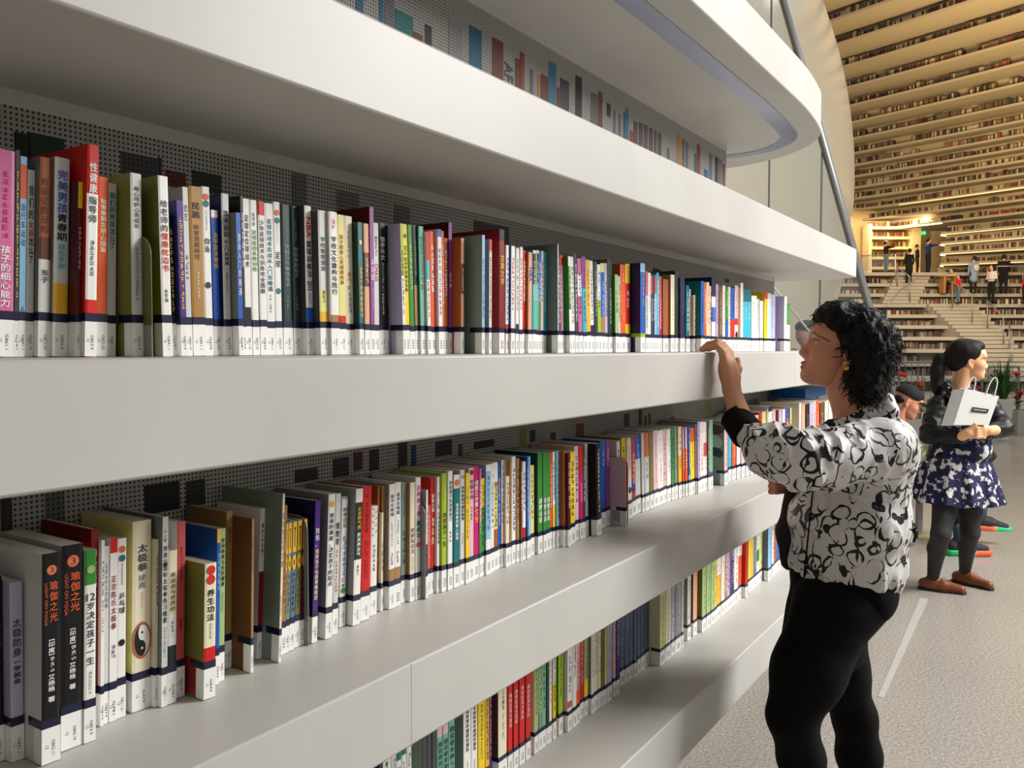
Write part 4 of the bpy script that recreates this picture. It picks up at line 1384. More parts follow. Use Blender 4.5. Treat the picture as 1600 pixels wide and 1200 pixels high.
def frame(F, U):
    F = Vector(F).normalized(); L = Vector(U).cross(F).normalized(); U = F.cross(L).normalized()
    return F, L, U
def head_sdf(kind='woman'):
    s = SDF()
    s.ell((-.014, 0, .034), (.098, .073, .082), .02)
    s.ell((.034, 0, -.030), (.056, .057, .080), .035)
    s.ell((.036, 0, -.074), (.048, .044, .036), .03)
    s.ell((.071, 0, -.098), (.022, .024, .019), .022)
    s.ell((.072, 0, .030), (.022, .050, .030), .03)
    for y in (-1, 1):
        s.ell((.080, y * .028, .016), (.010, .024, .006), .014)
        s.ell((.058, y * .040, -.032), (.026, .020, .022), .025)
        s.ell((.093, y * .030, -.001), (.014, .016, .010), .012, sub=True)
        s.ell((.0745, y * .031, .0005), (.0125, .0165, .0105), .006)
        s.ell((.0915, y * .0125, -.0445), (.011, .0085, .008), .008)
        # ear
        s.ell((-.008, y * .074, -.018), (.018, .007, .030), .008)
        s.ell((-.004, y * .081, -.016), (.010, .006, .020), .004, sub=True)
        s.ell((-.002, y * .073, -.046), (.008, .006, .010), .006)
    s.cap((.084, 0, .006), (.100, 0, -.034), .0080, .0105, .012)
    s.ell((.1025, 0, -.0385), (.0105, .0105, .0085), .008)
    s.ell((.087, 0, -.0660), (.0145, .022, .0060), .007)
    s.ell((.0855, 0, -.0775), (.0135, .019, .0068), .007)
    s.ell((.102, 0, -.0715), (.013, .020, .0007), .0015, sub=True)
    for y in (-1, 1): s.ell((.099, y * .006, -.0515), (.004, .003, .003), .002, sub=True)
    return s
def lin(c): return np.array(srgb(c))
def head_color(skin, brow=(.12, .08, .06), lip=(.62, .28, .24)):
    def f(P):
        c = np.tile(lin(skin), (len(P), 1))
        x, y, z = P[:, 0], np.abs(P[:, 1]), P[:, 2]
        def mix(mask, col):
            nonlocal c
            m = np.clip(mask, 0, 1)[:, None]; c = c * (1 - m) + lin(col) * m
        mix(.35 * np.exp(-((y - .042) ** 2 + (z + .035) ** 2) / .0005), (.80, .42, .34))
        lips = np.maximum(1 - ((z + .0655) / .0062) ** 2 - (y / .0225) ** 2, 1 - ((z + .078) / .0072) ** 2 - (y / .0200) ** 2)
        mix(np.where(x > .078, np.clip(lips * 3, 0, 1), 0) * .8, lip)
        bz = .021 + .0 * y - ((y - .032) / .05) ** 2 * .05
        mix(np.where((x > .04) & (y > .012) & (y < .060), np.clip(1.6 - np.abs(z - bz) / .0026, 0, 1), 0) * .75, brow)
        # lash line and eye opening
        e = 1 - ((y - .034) / .0175) ** 2 - ((z - .0015) / .0055) ** 2
        mix(np.where(x > .058, np.clip(e * 3, 0, 1), 0), (.10, .06, .05))
        e = 1 - ((y - .034) / .0140) ** 2 - ((z + .0005) / .0033) ** 2
        mix(np.where(x > .058, np.clip(e * 3, 0, 1), 0), (.75, .72, .68))
        e = 1 - ((y - .034) / .0056) ** 2 - ((z + .0) / .0042) ** 2
        mix(np.where(x > .058, np.clip(e * 4, 0, 1), 0), (.04, .03, .03))
        mix(np.where((x > .07) & (y < .012), np.exp(-((y - .006) ** 2 + (z + .050) ** 2) / .00001), 0) * .5, (.25, .12, .1))
        return c
    return f
def to_world(C, F, U, sc=1.0):
    F, L, U = frame(F, U)
    B = np.array([F, L, U]) * sc
    C = np.array(C)
    return lambda V: V @ B + C
def skin_col(c): return lambda P: np.tile(lin(c), (len(P), 1))

# ---------------------------------------------------------------- woman at the shelf
SK1 = (.80, .57, .45)
def woman_reading():
    Y = 2.40
    A = lambda px, py, y=Y: at_y(px, py, y)
    foot = A(1318, 600, 2.42)
    root = empty('person', (foot.x, foot.y, 0))
    T0 = Vector(root.location)
    off = lambda o: setattr(o, 'location', -T0) or o
    # head
    hf, hu = (-.95, .19, .25), (.25, 0, 1)
    hc = A(1318, 545, 2.40)
    xf = to_world(hc, hf, hu, 1.02)
    head = head_sdf().build('head', .0023, M_SKIN, None, color=head_color(SK1, (.20, .13, .10), (.60, .27, .23)), xf=xf, smooth_it=1)
    # neck, chest, arms, hand in one
    s = SDF()
    hl = lambda p: Vector(xf(np.array([p]))[0])
    s.cap(hl((-.008, 0, -.06)), A(1344, 668, 2.41), .053, .062, .03)
    s.ell(A(1345, 705, 2.41), (.10, .16, .08), .06)
    t_h = tD(at_D(1121, 556, .82))[0]
    zt = ZS['mid']
    wr = W(t_h + .020, .785, zt - .105)
    cuff = A(1163, 672, 2.27)
    s.cap(A(1235, 715, 2.14), cuff, .042, .036, .02)
    s.cap(cuff, wr, .034, .0245, .015)
    n1 = SDF()
    # hand: palm against the shelf face, fingers hooked over its top edge
    n1.cap(cuff, wr, .034, .0245, .012)
    mcp = []
    for i in range(4):
        tt = t_h - .012 + i * .0205
        m_ = W(tt, .806 - .004 * (i in (0, 3)), zt - .004 + (.004, .010, .010, .004)[i])
        mcp.append(m_)
        n1.cap(wr + DV * (-.014 + i * .0095), m_, .0185, .0105, .012)
        ln = (.82, .95, 1.0, .92)[i]
        p1 = m_ + Vector((0, 0, .024 * ln)) + NV * .020 * ln
        p2 = p1 + NV * .027 * ln + Vector((0, 0, -.006))
        p2.z = max(p2.z, zt + .012)
        p3 = p2 + NV * .021 * ln; p3.z = zt + .0085
        n1.chain([m_, p1, p2, p3], [.0105, .0092, .0084, .0072], .004)
        nail = p3 + NV * .001 + Vector((0, 0, .0035))
    n1.ell((mcp[1] + wr) / 2 + DV * .006, (.026, .026, .040), .02)
    # thumb leaves the side of the palm
    tb = wr + DV * .028 + Vector((0, 0, .030)); t1 = tb + DV * .022 + Vector((0, 0, .026)); t2 = t1 + DV * .010 + Vector((0, 0, .026)) + NV * .004
    n1.chain([wr + DV * .008, tb, t1, t2], [.018, .0145, .0115, .0092], .01)
    # the other hand, loosely closed in front of the waist
    hb = A(1226, 752, 2.56)
    n2 = SDF()
    w2 = hb + Vector((.085, .02, -.004))
    n2.cap(w2 + Vector((.10, .03, -.02)), w2, .035, .026, .01)
    n2.ell(hb + Vector((.03, 0, 0)), (.042, .022, .033), .02)
    for i in range(4):
        b0 = hb + Vector((.002, -.006, .024 - i * .017))
        p1 = b0 + Vector((-.030, -.006, -.002)); p2 = p1 + Vector((-.012, .018, -.004)); p3 = p2 + Vector((.016, .014, 0))
        n2.chain([b0, p1, p2, p3], [.0105, .0095, .0085, .0075], .004)
    n2.chain([hb + Vector((.045, -.01, .02)), hb + Vector((.01, -.022, .034)), hb + Vector((-.02, -.022, .030))], [.014, .0115, .009], .008)
    body = s.build('body', .006, M_SKIN, None, color=skin_col(SK1))
    h1 = n1.build('hand', .0022, M_SKIN, None, color=skin_col((.83, .60, .47)))
    h2 = n2.build('hand', .003, M_SKIN, None, color=skin_col((.76, .50, .40)))
    body = join_meshes([body, head, h1, h2], 'body'); body.parent = root; off(body)
    # fingernails
    mb = MB()
    for i in range(4):
        ln = (.82, .95, 1.0, .92)[i]; tt = t_h - .012 + i * .0205
        c = W(tt, .806 + .020 * ln + .027 * ln + .021 * ln, zt + .0155)
        mb.poly([tuple(c + DV * (.0045 * math.cos(a)) + NV * (.0055 * math.sin(a)) + Vector((0, 0, -.002 - .0008 * math.cos(a) ** 2))) for a in [k * PI / 5 for k in range(10)]], (.86, .64, .56))
    off(mb.build('fingernails', M_SKIN, root))
    # eyes
    for y in (-1, 1):
        mb = MB(); mb.disk(0, 0, 0, .0001, (.9, .9, .9), 6)
    # hair: curly bob
    h = SDF()
    h.ell((-.030, 0, .050), (.100, .088, .078), .03)
    h.ell((.020, 0, .083), (.072, .070, .046), .03)
    h.ell((-.062, 0, .000), (.078, .090, .082), .04)
    h.ell((-.066, 0, -.058), (.066, .086, .060), .03); h.ell((-.082, 0, -.100), (.050, .074, .046), .03)
    for y in (-1, 1):
        h.ell((-.052, y * .074, -.006), (.044, .024, .056), .02)
        h.ell((-.060, y * .070, -.068), (.044, .028, .048), .02)
        h.ell((.036, y * .050, .076), (.042, .028, .028), .02)
        h.ell((-.014, y * .074, .030), (.028, .016, .040), .02)
    h.ell((.074, 0, .070), (.026, .050, .022), .02)
    def curls(V):
        a = vnoise(V * 38, 3); b = vnoise(V * 80 + 11, 5); c = vnoise(V * 16, 9)
        return .007 * c + .0075 * (1 - np.abs(a) * 2) * .6 + .005 * b
    hx = to_world(hc, hf, hu, 1.0)
    hair = h.build('hair', .004, M_HAIR, None, disp=curls, xf=hx, smooth_it=1)
    # loose curling strands over the surface
    mb = MB(); r = random.Random(5)
    me = hair.data; nv = len(me.vertices)
    cen = Vector(hc)
    for k in range(2400):
        v = me.vertices[r.randrange(nv)]; p = v.co.copy(); n = v.normal.copy()
        lp = (p - cen); F_, L_, U_ = frame(hf, hu)
        ff, uu = lp.dot(F_), lp.dot(U_)
        if ff > .050 and uu < .060: continue
        if ff > .020 and uu < .035 and k % 3: continue
        if ff > -.015 and uu < -.03 and k % 5: continue
        t = n.orthogonal().normalized(); t = (t * r.uniform(-1, 1) + Vector((r.uniform(-.5, .5), r.uniform(-.5, .5), -.8))).normalized()
        pts = []; L = r.uniform(.018, .038); cr = r.uniform(.003, .007); ph = r.uniform(0, 6)
        sd = n.cross(t).normalized() if n.cross(t).length > .01 else n.orthogonal()
        for i in range(8):
            a = i / 7
            pts.append(p - n * .003 + t * (L * a) + n * (cr * math.sin(ph + a * 5) + .004 * a + .002) + sd * (cr * math.cos(ph + a * 5)))
        mb.tube(pts, [.0011] * 7 + [.0004], 4)
    st = mb.build('hair_strands', M_HAIR, hair, smooth=True, color=False); st['kind'] = 'stuff'
    hair.parent = root; off(hair)
    # earring
    mb = MB(); ec = hl((-.006, .086, -.056))
    mb.lathe([(.0, .008), (.005, .0065), (.0082, .002), (.0085, -.002), (.006, -.0065), (0, -.008)], ec, 14)
    off(mb.build('earring', mat('gold', (.83, .62, .26), .25, metal=1.0), root, smooth=True, color=False))
    # jacket
    j = SDF()
    j.ell(A(1364, 690, 2.41), (.088, .185, .088), .05)
    j.ell(A(1343, 735, 2.41), (.128, .180, .120), .06)
    j.ell(A(1327, 815, 2.41), (.166, .185, .130), .07)
    j.ell(A(1322, 885, 2.41), (.165, .185, .110), .05)
    j.chain([A(1374, 700, 2.24), A(1300, 716, 2.18), A(1240, 716, 2.14), A(1198, 700, 2.19), A(1170, 680, 2.255)], [.082, .070, .068, .060, .044], .04)
    j.chain([A(1380, 705, 2.60), A(1330, 800, 2.68), A(1262, 762, 2.60)], [.080, .060, .045], .04)
    # stand collar
    for y in (2.35, 2.47): j.cap(A(1296, 666, y), A(1386, 624, y + (.0)), .012, .013, .015); j.cap(A(1300, 676, y), A(1390, 640, y), .014, .018, .02)
    j.cap(A(1386, 624, 2.35), A(1386, 624, 2.47), .013, .013, .015); j.cap(A(1390, 642, 2.34), A(1390, 642, 2.48), .02, .02, .02)
    j.ell(hl((-.012, 0, -.118)), (.062, .058, .04), .02, sub=True)
    j.cap(A(1330, 575, 2.41), A(1345, 655, 2.41), .056, .058, .01, sub=True)
    j.cut(A(1322, 924, 2.3), (-.14, 0, -1))
    elb = np.array(A(1240, 716, 2.14)); 
    def folds(V):
        d = V - elb
        a = vnoise(np.stack([V[:, 0] * 20 + V[:, 2] * 9, V[:, 1] * 7, V[:, 2] * 9 - V[:, 0] * 16], 1), 2)
        b = vnoise(V * 26 + 5, 4); c = vnoise(np.stack([V[:, 0] * 9, V[:, 1] * 9, V[:, 2] * 5], 1), 7)
        rid = (1 - np.abs(a)) ** 3
        near = np.exp(-(d ** 2).sum(1) / .03)
        hem = np.exp(-((V[:, 2] - .79) / .05) ** 2)
        pleat = vnoise(np.stack([V[:, 0] * 55, V[:, 1] * 55, V[:, 2] * 5], 1), 12)
        return .010 * rid * (.5 + near) - .004 + .003 * b + .008 * c - hem * .010 + hem * .006 * pleat
    JM = jacket_material()
    jk = j.build('jacket', .006, JM, root, disp=folds, smooth_it=1); off(jk)
    # hem piping, cuff, side seam, drawcord loop
    cu = SDF(); ax = (wr - A(1198, 700, 2.19)).normalized()
    c0 = A(1168, 677, 2.262); c1 = A(1146, 650, 2.325)
    cu.cap(c0, c1, .046, .041, .0); cu.cut(c1 - (c1 - c0).normalized() * .004, (c1 - c0)); cu.cut(c0 - (c1 - c0).normalized() * .01, -(c1 - c0))
    co = cu.build('cuff', .004, M_BLACKCLOTH, jk, disp=lambda V: .0015 * vnoise(V * 60, 3))
    mb = MB()
    pts = [A(1268 + 3 * math.sin(i), 745 + i * 18, 2.222 + .004 * math.sin(i * 2)) for i in range(10)]
    # find the front of the jacket for the seam
    def proj(px, py):
        r_ = ray(px, py); ok, hit, nn, _ = jk.ray_cast(CAM, r_.normalized())
        return (hit + Vector(nn) * .0015) if ok else None
    bpy.context.view_layer.update()
    pts = [proj(1272 - i * .9, 750 + i * 9) for i in range(19)]
    pts = [p for p in pts if p is not None]
    mb.tube(pts, .0022, 5); mb.build('side_seam', M_BLACKCLOTH, jk, color=False)
    mb = MB(); lp = [A(1412, 822, 2.33), A(1424, 818, 2.31), A(1430, 834, 2.30), A(1426, 850, 2.30), A(1414, 852, 2.32), A(1408, 838, 2.33)]
    for i in range(5): pass
    def cr(P, n=5):
        o = []
        for i in range(len(P) - 1):
            a, b, c, d = P[max(i - 1, 0)], P[i], P[i + 1], P[min(i + 2, len(P) - 1)]
            for k in range(n):
                t = k / n
                o.append(.5 * ((2 * b) + (c - a) * t + (2 * a - 5 * b + 4 * c - d) * t * t + (3 * b - a - 3 * c + d) * t ** 3))
        return o + [P[-1]]
    mb.tube(cr(lp), .0030, 6); mb.build('drawcord', M_BLACKCLOTH, jk, color=False)
    mb = MB(); mb.tube(cr([p + Vector((.0, -.004, 0)) for p in lp[:5]]), .0065, 6); mb.build('drawcord_bow', JM, jk, color=False)
    # dark top under the open collar and the open front flap
    u = SDF()
    u.ell(A(1330, 720, 2.41), (.085, .12, .10), .03)
    u.chain([A(1300, 668, 2.36), A(1284, 690, 2.36), A(1272, 712, 2.37)], [.026, .028, .03], .02)
    u.chain([A(1237, 770, 2.52), A(1231, 830, 2.50), A(1233, 878, 2.50)], [.022, .030, .026], .03)
    u.cap(A(1330, 575, 2.41), A(1345, 655, 2.41), .055, .056, .005, sub=True)
    off(u.build('dark_top', .006, mat('charcoal_print', (.13, .12, .115), .8), root, disp=lambda V: .003 * vnoise(V * 30, 8)))
    # tunic and leggings
    p = SDF()
    hipY = 2.41
    p.ell(A(1316, 915, hipY), (.135, .165, .10), .05)
    p.ell(A(1334, 930, hipY), (.080, .150, .070), .04)
    p.chain([A(1300, 960, 2.33), A(1262, 1050, 2.30), A(1238, 1118, 2.28)], [.112, .092, .066], .05)
    p.chain([A(1238, 1118, 2.28), A(1252, 1185, 2.32), A(1262, 1250, 2.35), A(1276, 1320, 2.38)], [.066, .062, .048, .036], .03)
    p.chain([A(1308, 965, 2.49), A(1316, 1050, 2.50), A(1334, 1120, 2.52)], [.088, .070, .062], .05)
    p.chain([A(1336, 1120, 2.52), A(1342, 1180, 2.54), A(1348, 1240, 2.56), A(1352, 1290, 2.57)], [.062, .064, .050, .037], .03)
    off(p.build('leggings', .007, M_BLACKCLOTH, root))
    tn = SDF()
    tn.ell(A(1316, 905, hipY), (.142, .172, .10), .05)
    tn.ell(A(1336, 928, hipY), (.086, .158, .075), .05)
    tn.chain([A(1293, 955, 2.40), A(1281, 1040, 2.40)], [.115, .116], .03)
    tn.cut(A(1290, 1036, 2.4), (.25, 0, -1)); 
    off(tn.build('tunic', .008, mat('black_knit', (.045, .045, .05), .9, spec=.15), root, disp=lambda V: .003 * vnoise(V * np.array([18, 18, 6]), 5)))
    # flat black shoes
    for (c, d) in ((A(1276, 1320, 2.38), 0), (A(1352, 1290, 2.57), 0)):
        f = SDF(); c = Vector((c.x, c.y, 0))
        fd = Vector((-.93, .37, 0))
        f.chain([c + Vector((0, 0, .07)), c + Vector((0, 0, .035))], [.036, .034], .02)
        f.chain([c - fd * .04 + Vector((0, 0, .034)), c + fd * .07 + Vector((0, 0, .034)), c + fd * .14 + Vector((0, 0, .028))], [.033, .036, .028], .02)
        f.cut(c + Vector((0, 0, .001)), (0, 0, -1))
        off(f.build('shoe', .006, mat('black_leather', (.05, .05, .05), .35), root))
    # thing she holds
    mb = MB(); q = hb + Vector((0, -.005, .040))
    mb.box(q.x - .03, q.x + .09, q.y - .02, q.y + .02, q.z - .006, q.z + .006, (.5, .08, .08))
    o = mb.build('notebook', M_COVER)
    tag(o, 'dark red pocket notebook held in the lower hand of the woman at the shelf', 'notebook')
    tag(root, 'woman in black and white patterned jacket reaching up to the middle shelf', 'person')
    return root

def jacket_material():
    m = mat('patterned_satin', (.85, .84, .83), 0.38, spec=0.45)
    b = m.node_tree.nodes['Principled BSDF']
    tc = nd(m, 'ShaderNodeTexCoord')
    nz = nd(m, 'ShaderNodeTexNoise'); nz.inputs['Scale'].default_value = 14; nz.inputs['Detail'].default_value = 2
    lk(m, tc.outputs['Object'], nz.inputs['Vector'])
    mp = nd(m, 'ShaderNodeVectorMath', operation='SCALE'); mp.inputs['Scale'].default_value = .035
    sb = nd(m, 'ShaderNodeVectorMath', operation='SUBTRACT'); sb.inputs[1].default_value = (.5, .5, .5)
    lk(m, nz.outputs['Color'], sb.inputs[0]); lk(m, sb.outputs[0], mp.inputs[0])
    ad = nd(m, 'ShaderNodeVectorMath', operation='ADD'); lk(m, tc.outputs['Object'], ad.inputs[0]); lk(m, mp.outputs[0], ad.inputs[1])
    masks = []
    def band(tex_out, c, w_node):
        s = nd(m, 'ShaderNodeMath', operation='SUBTRACT'); s.inputs[1].default_value = c; lk(m, tex_out, s.inputs[0])
        a = nd(m, 'ShaderNodeMath', operation='ABSOLUTE'); lk(m, s.outputs[0], a.inputs[0])
        l = nd(m, 'ShaderNodeMath', operation='LESS_THAN'); lk(m, a.outputs[0], l.inputs[0])
        if isinstance(w_node, float): l.inputs[1].default_value = w_node
        else: lk(m, w_node, l.inputs[1])
        masks.append(l.outputs[0])
    wn = nd(m, 'ShaderNodeTexNoise'); wn.inputs['Scale'].default_value = 22; lk(m, tc.outputs['Object'], wn.inputs['Vector'])
    wr = nd(m, 'ShaderNodeMapRange'); wr.inputs['From Min'].default_value = .38; wr.inputs['From Max'].default_value = .68
    wr.inputs['To Min'].default_value = .004; wr.inputs['To Max'].default_value = .10
    lk(m, wn.outputs['Fac'], wr.inputs['Value'])
    v1 = nd(m, 'ShaderNodeTexVoronoi'); v1.inputs['Scale'].default_value = 20; v1.inputs['Randomness'].default_value = .9; lk(m, ad.outputs[0], v1.inputs['Vector'])
    band(v1.outputs['Distance'], .46, wr.outputs[0])
    sc = nd(m, 'ShaderNodeVectorMath', operation='MULTIPLY_ADD'); sc.inputs[1].default_value = (1.2, 1.0, .7); sc.inputs[2].default_value = (3.1, 1.7, .4)
    lk(m, ad.outputs[0], sc.inputs[0])
    v2 = nd(m, 'ShaderNodeTexVoronoi'); v2.inputs['Scale'].default_value = 16; lk(m, sc.outputs[0], v2.inputs['Vector'])
    wr2 = nd(m, 'ShaderNodeMapRange'); wr2.inputs['From Min'].default_value = .41; wr2.inputs['From Max'].default_value = .62; wr2.inputs['To Min'].default_value = .0; wr2.inputs['To Max'].default_value = .055
    lk(m, wn.outputs['Fac'], wr2.inputs['Value'])
    band(v2.outputs['Distance'], .5, wr2.outputs[0])
    n3 = nd(m, 'ShaderNodeTexNoise'); n3.inputs['Scale'].default_value = 30; n3.inputs['Detail'].default_value = 1; lk(m, sc.outputs[0], n3.inputs['Vector'])
    g = nd(m, 'ShaderNodeMath', operation='GREATER_THAN'); g.inputs[1].default_value = .685; lk(m, n3.outputs['Fac'], g.inputs[0]); masks.append(g.outputs[0])
    cur = masks[0]
    for k in masks[1:]:
        x = nd(m, 'ShaderNodeMath', operation='MAXIMUM'); lk(m, cur, x.inputs[0]); lk(m, k, x.inputs[1]); cur = x.outputs[0]
    mx = nd(m, 'ShaderNodeMix', data_type='RGBA'); lk(m, cur, mx.inputs['Factor'])
    mx.inputs['A'].default_value = (*srgb((.86, .85, .85)), 1); mx.inputs['B'].default_value = (*srgb((.07, .065, .07)), 1)
    lk(m, mx.outputs['Result'], b.inputs['Base Color'])
    return m
woman_reading()

# ---------------------------------------------------------------- woman with the paper bag
def floral():
    m = mat('navy_floral', (.1, .1, .3), .7)
    b = m.node_tree.nodes['Principled BSDF']; tc = nd(m, 'ShaderNodeTexCoord')
    v = nd(m, 'ShaderNodeTexNoise'); v.inputs['Scale'].default_value = 26; v.inputs['Detail'].default_value = 3; lk(m, tc.outputs['Object'], v.inputs['Vector'])
    r = nd(m, 'ShaderNodeValToRGB'); r.color_ramp.interpolation = 'CONSTANT'
    e = r.color_ramp.elements; e[0].color = (*srgb((.09, .08, .26)), 1); e[1].position = .56; e[1].color = (*srgb((.86, .85, .82)), 1)
    k = e.new(.535); k.color = (*srgb((.45, .47, .58)), 1)
    lk(m, v.outputs['Fac'], r.inputs['Fac']); lk(m, r.outputs['Color'], b.inputs['Base Color'])
    return m
def shoe_sdf(c, fd, sc=1.0):
    s = SDF(); z = lambda h: Vector((0, 0, h * sc))
    s.chain([c - fd * .045 * sc + z(.036), c + fd * .05 * sc + z(.034), c + fd * .15 * sc + z(.026)], [.034 * sc, .036 * sc, .027 * sc], .02)
    s.chain([c + z(.075), c + z(.035)], [.034 * sc, .034 * sc], .02)
    s.cut(c + z(.002), (0, 0, -1))
    return s
def woman_with_bag():
    Y = 4.86; A = lambda px, py, y=Y: at_y(px, py, y)
    f0 = at_z(1488, 935, 0); root = empty('person', (f0.x, f0.y, 0)); T0 = Vector(root.location)
    off = lambda o: setattr(o, 'location', -T0) or o
    SK = (.93, .71, .54)
    hc = A(1512, 562, 4.88); hf, hu = (.96, -.16, -.02), (0, 0, 1)
    xf = to_world(hc, hf, hu, .98)
    head = head_sdf().build('head', .0035, M_SKIN, None, color=head_color(SK), xf=xf)
    s = SDF(); hl = lambda p: Vector(xf(np.array([p]))[0])
    s.cap(hl((-.015, 0, -.06)), A(1497, 615, 4.90), .047, .052, .03)
    s.ell(A(1500, 632, 4.90), (.13, .09, .06), .04)
    # hands folded over the bag
    ha = A(1520, 676, 4.60)
    n = SDF()
    n.cap(A(1500, 684, 4.66), ha + Vector((-.03, .0, 0)), .030, .024, .01)
    n.ell(ha, (.042, .024, .034), .015)
    for i in range(4):
        b = ha + Vector((.02, -.008, .022 - .016 * i)); n.chain([b, b + Vector((.028, -.006, .002)), b + Vector((.046, .008, -.002))], [.010, .0092, .008], .003)
    n.chain([ha + Vector((-.02, -.01, .02)), ha + Vector((.0, -.02, .046)), ha + Vector((.022, -.018, .055))], [.014, .011, .009], .006)
    hb = ha + Vector((.055, -.004, .012))
    n.cap(hb + Vector((.075, .02, .0)), hb + Vector((.03, 0, 0)), .029, .024, .01)
    n.ell(hb, (.042, .022, .034), .015)
    for i in range(4):
        b = hb + Vector((-.02, -.014, .018 - .016 * i)); n.chain([b, b + Vector((-.026, -.008, -.004)), b + Vector((-.044, .004, -.008))], [.010, .009, .008], .003)
    lg = SDF()
    TG = M_SKIN
    body = s.build('body', .009, M_SKIN, None, color=skin_col(SK)); h1 = n.build('hand', .004, M_SKIN, None, color=skin_col((.94, .72, .55)))
    body = join_meshes([body, head, h1], 'body'); body.parent = root; off(body)
    # hair with ponytail
    h = SDF()
    h.ell((-.030, 0, .040), (.092, .083, .082), .02); h.ell((.020, 0, .078), (.066, .066, .040), .02)
    for y in (-1, 1): h.ell((.010, y * .060, .045), (.038, .020, .040), .02)
    h.ell((-.070, 0, -.020), (.045, .060, .050), .03)
    h.chain([(-.115, 0, .020), (-.150, 0, .0), (-.165, .0, -.07), (-.160, 0, -.16), (-.145, 0, -.24)], [.020, .032, .038, .036, .012], .02)
    hx = to_world(hc, hf, hu, 1.0)
    hair = h.build('hair', .006, M_HAIR, root, disp=lambda V: .003 * vnoise(V * np.array([30, 60, 10]), 4), xf=hx); off(hair)
    mb = MB(); q = Vector(hx(np.array([(-.122, 0, .015)]))[0]); mb.lathe([(.024, -.01), (.028, -.006), (.028, .006), (.024, .01)], q, 12)
    off(mb.build('hair_band', mat('beige_elastic', (.62, .5, .42), .7), root, smooth=True, color=False))
    # leather jacket
    j = SDF()
    j.ell(A(1498, 645, 4.92), (.175, .12, .13), .05); j.ell(A(1500, 690, 4.92), (.165, .125, .11), .05); j.ell(A(1500, 712, 4.92), (.195, .135, .07), .04)
    j.chain([A(1466, 632, 4.86), A(1453, 678, 4.78), A(1502, 684, 4.66)], [.062, .050, .040], .03)
    j.chain([A(1545, 638, 4.92), A(1568, 668, 4.80), A(1537, 678, 4.68)], [.060, .050, .040], .03)
    j.chain([A(1478, 603, 4.84), A(1497, 622, 4.78)], [.022, .026], .02); j.chain([A(1474, 600, 4.95), A(1485, 598, 5.0), A(1515, 606, 4.98), A(1528, 618, 4.86)], [.022, .022, .022, .022], .02)
    j.cap(A(1505, 575, 4.90), A(1502, 625, 4.86), .050, .060, .008, sub=True)
    j.cut(A(1500, 727, 4.9), (0, 0, -1))
    lea = mat('black_leather_jacket', (.045, .045, .05), .46, spec=.4)
    jk = j.build('jacket', .009, lea, root, disp=lambda V: .010 * (1 - np.abs(vnoise(V * np.array([16, 16, 30]), 3))) ** 3 - .004 + .003 * vnoise(V * 40, 6)); off(jk)
    bpy.context.view_layer.update()
    for (px, py) in ((1487, 613), (1482, 606)):
        r_ = ray(px, py); ok, hit, nn, _ = jk.ray_cast(CAM - Vector(jk.location) - T0 if False else CAM, r_.normalized())
        if ok:
            mb = MB(); mb.lathe([(0, .005), (.006, .003), (.007, -.002), (0, -.005)], hit, 10)
            mb.build('snap_button', mat('chrome', (.8, .8, .8), .2, metal=1.0), jk, smooth=True, color=False)
    # dress skirt with pleats, and bodice
    FM = floral()
    c = A(1495, 750, 4.92); zt, zb = A(1495, 690, 4.92).z, A(1495, 783, 4.92).z
    mb = MB(); N = 96; rings = 9; prev = None
    for layer in range(2):
        base = len(mb.v)
        for i in range(rings):
            a = i / (rings - 1); z = zt + (zb - zt) * a; R = .135 + .115 * a ** .8 - layer * .004
            for k in range(N):
                t = 2 * PI * k / N; w = 1 + a * (.07 * math.sin(t * 11 + .6) + .035 * math.sin(t * 23 + 2))
                mb.v.append((c.x + R * w * math.cos(t) * 1.0, c.y + R * w * math.sin(t) * .82, z + .008 * a * math.sin(t * 11)))
        for i in range(rings - 1):
            for k in range(N):
                k2 = (k + 1) % N; mb.f.append((base + i * N + k, base + i * N + k2, base + (i + 1) * N + k2, base + (i + 1) * N + k)); mb.c.append((1, 1, 1))
    off(mb.build('skirt', FM, root, smooth=True, color=False))
    bd = SDF(); bd.ell(A(1508, 650, 4.86), (.12, .12, .17), .04); bd.ell(A(1520, 700, 4.84), (.10, .10, .1), .03); bd.ell(A(1512, 622, 4.84), (.05, .05, .03), .02)
    off(bd.build('bodice', .01, FM, root))
    # tights and shoes
    t = SDF()
    k1, a1 = A(1470, 835, 4.78), at_z(1457, 922, 0); a1 = Vector((a1.x, a1.y, .07))
    k2, a2 = A(1516, 832, 4.92), at_z(1507, 912, 0); a2 = Vector((a2.x, a2.y, .07))
    t.chain([A(1480, 772, 4.86), k1, k1 * .68 + a1 * .32 + Vector((0, .012, 0)), a1], [.078, .052, .051, .031], .02)
    t.chain([A(1512, 772, 4.93), k2, k2 * .68 + a2 * .32 + Vector((0, .012, 0)), a2], [.076, .051, .050, .031], .02)
    off(t.build('tights', .008, mat('dark_grey_tights', (.17, .165, .17), .75), root))
    BL_ = mat('brown_leather', (.50, .27, .17), .4)
    for (a, fd) in ((a1, Vector((.85, -.52, 0)).normalized()), (a2, Vector((.50, -.86, 0)).normalized())):
        c0 = Vector((a.x, a.y, 0))
        sh = shoe_sdf(c0, fd, 1.0).build('shoe', .005, BL_, root); off(sh)
        so = SDF(); so.chain([c0 - fd * .048 + Vector((0, 0, .006)), c0 + fd * .05 + Vector((0, 0, .006)), c0 + fd * .153 + Vector((0, 0, .006))], [.036, .038, .030], .02)
        so.cut(c0 + Vector((0, 0, .014)), (0, 0, 1)); so.cut(c0 + Vector((0, 0, .0)), (0, 0, -1))
        so.build('sole', .005, mat('dark_rubber', (.12, .10, .09), .6), sh)
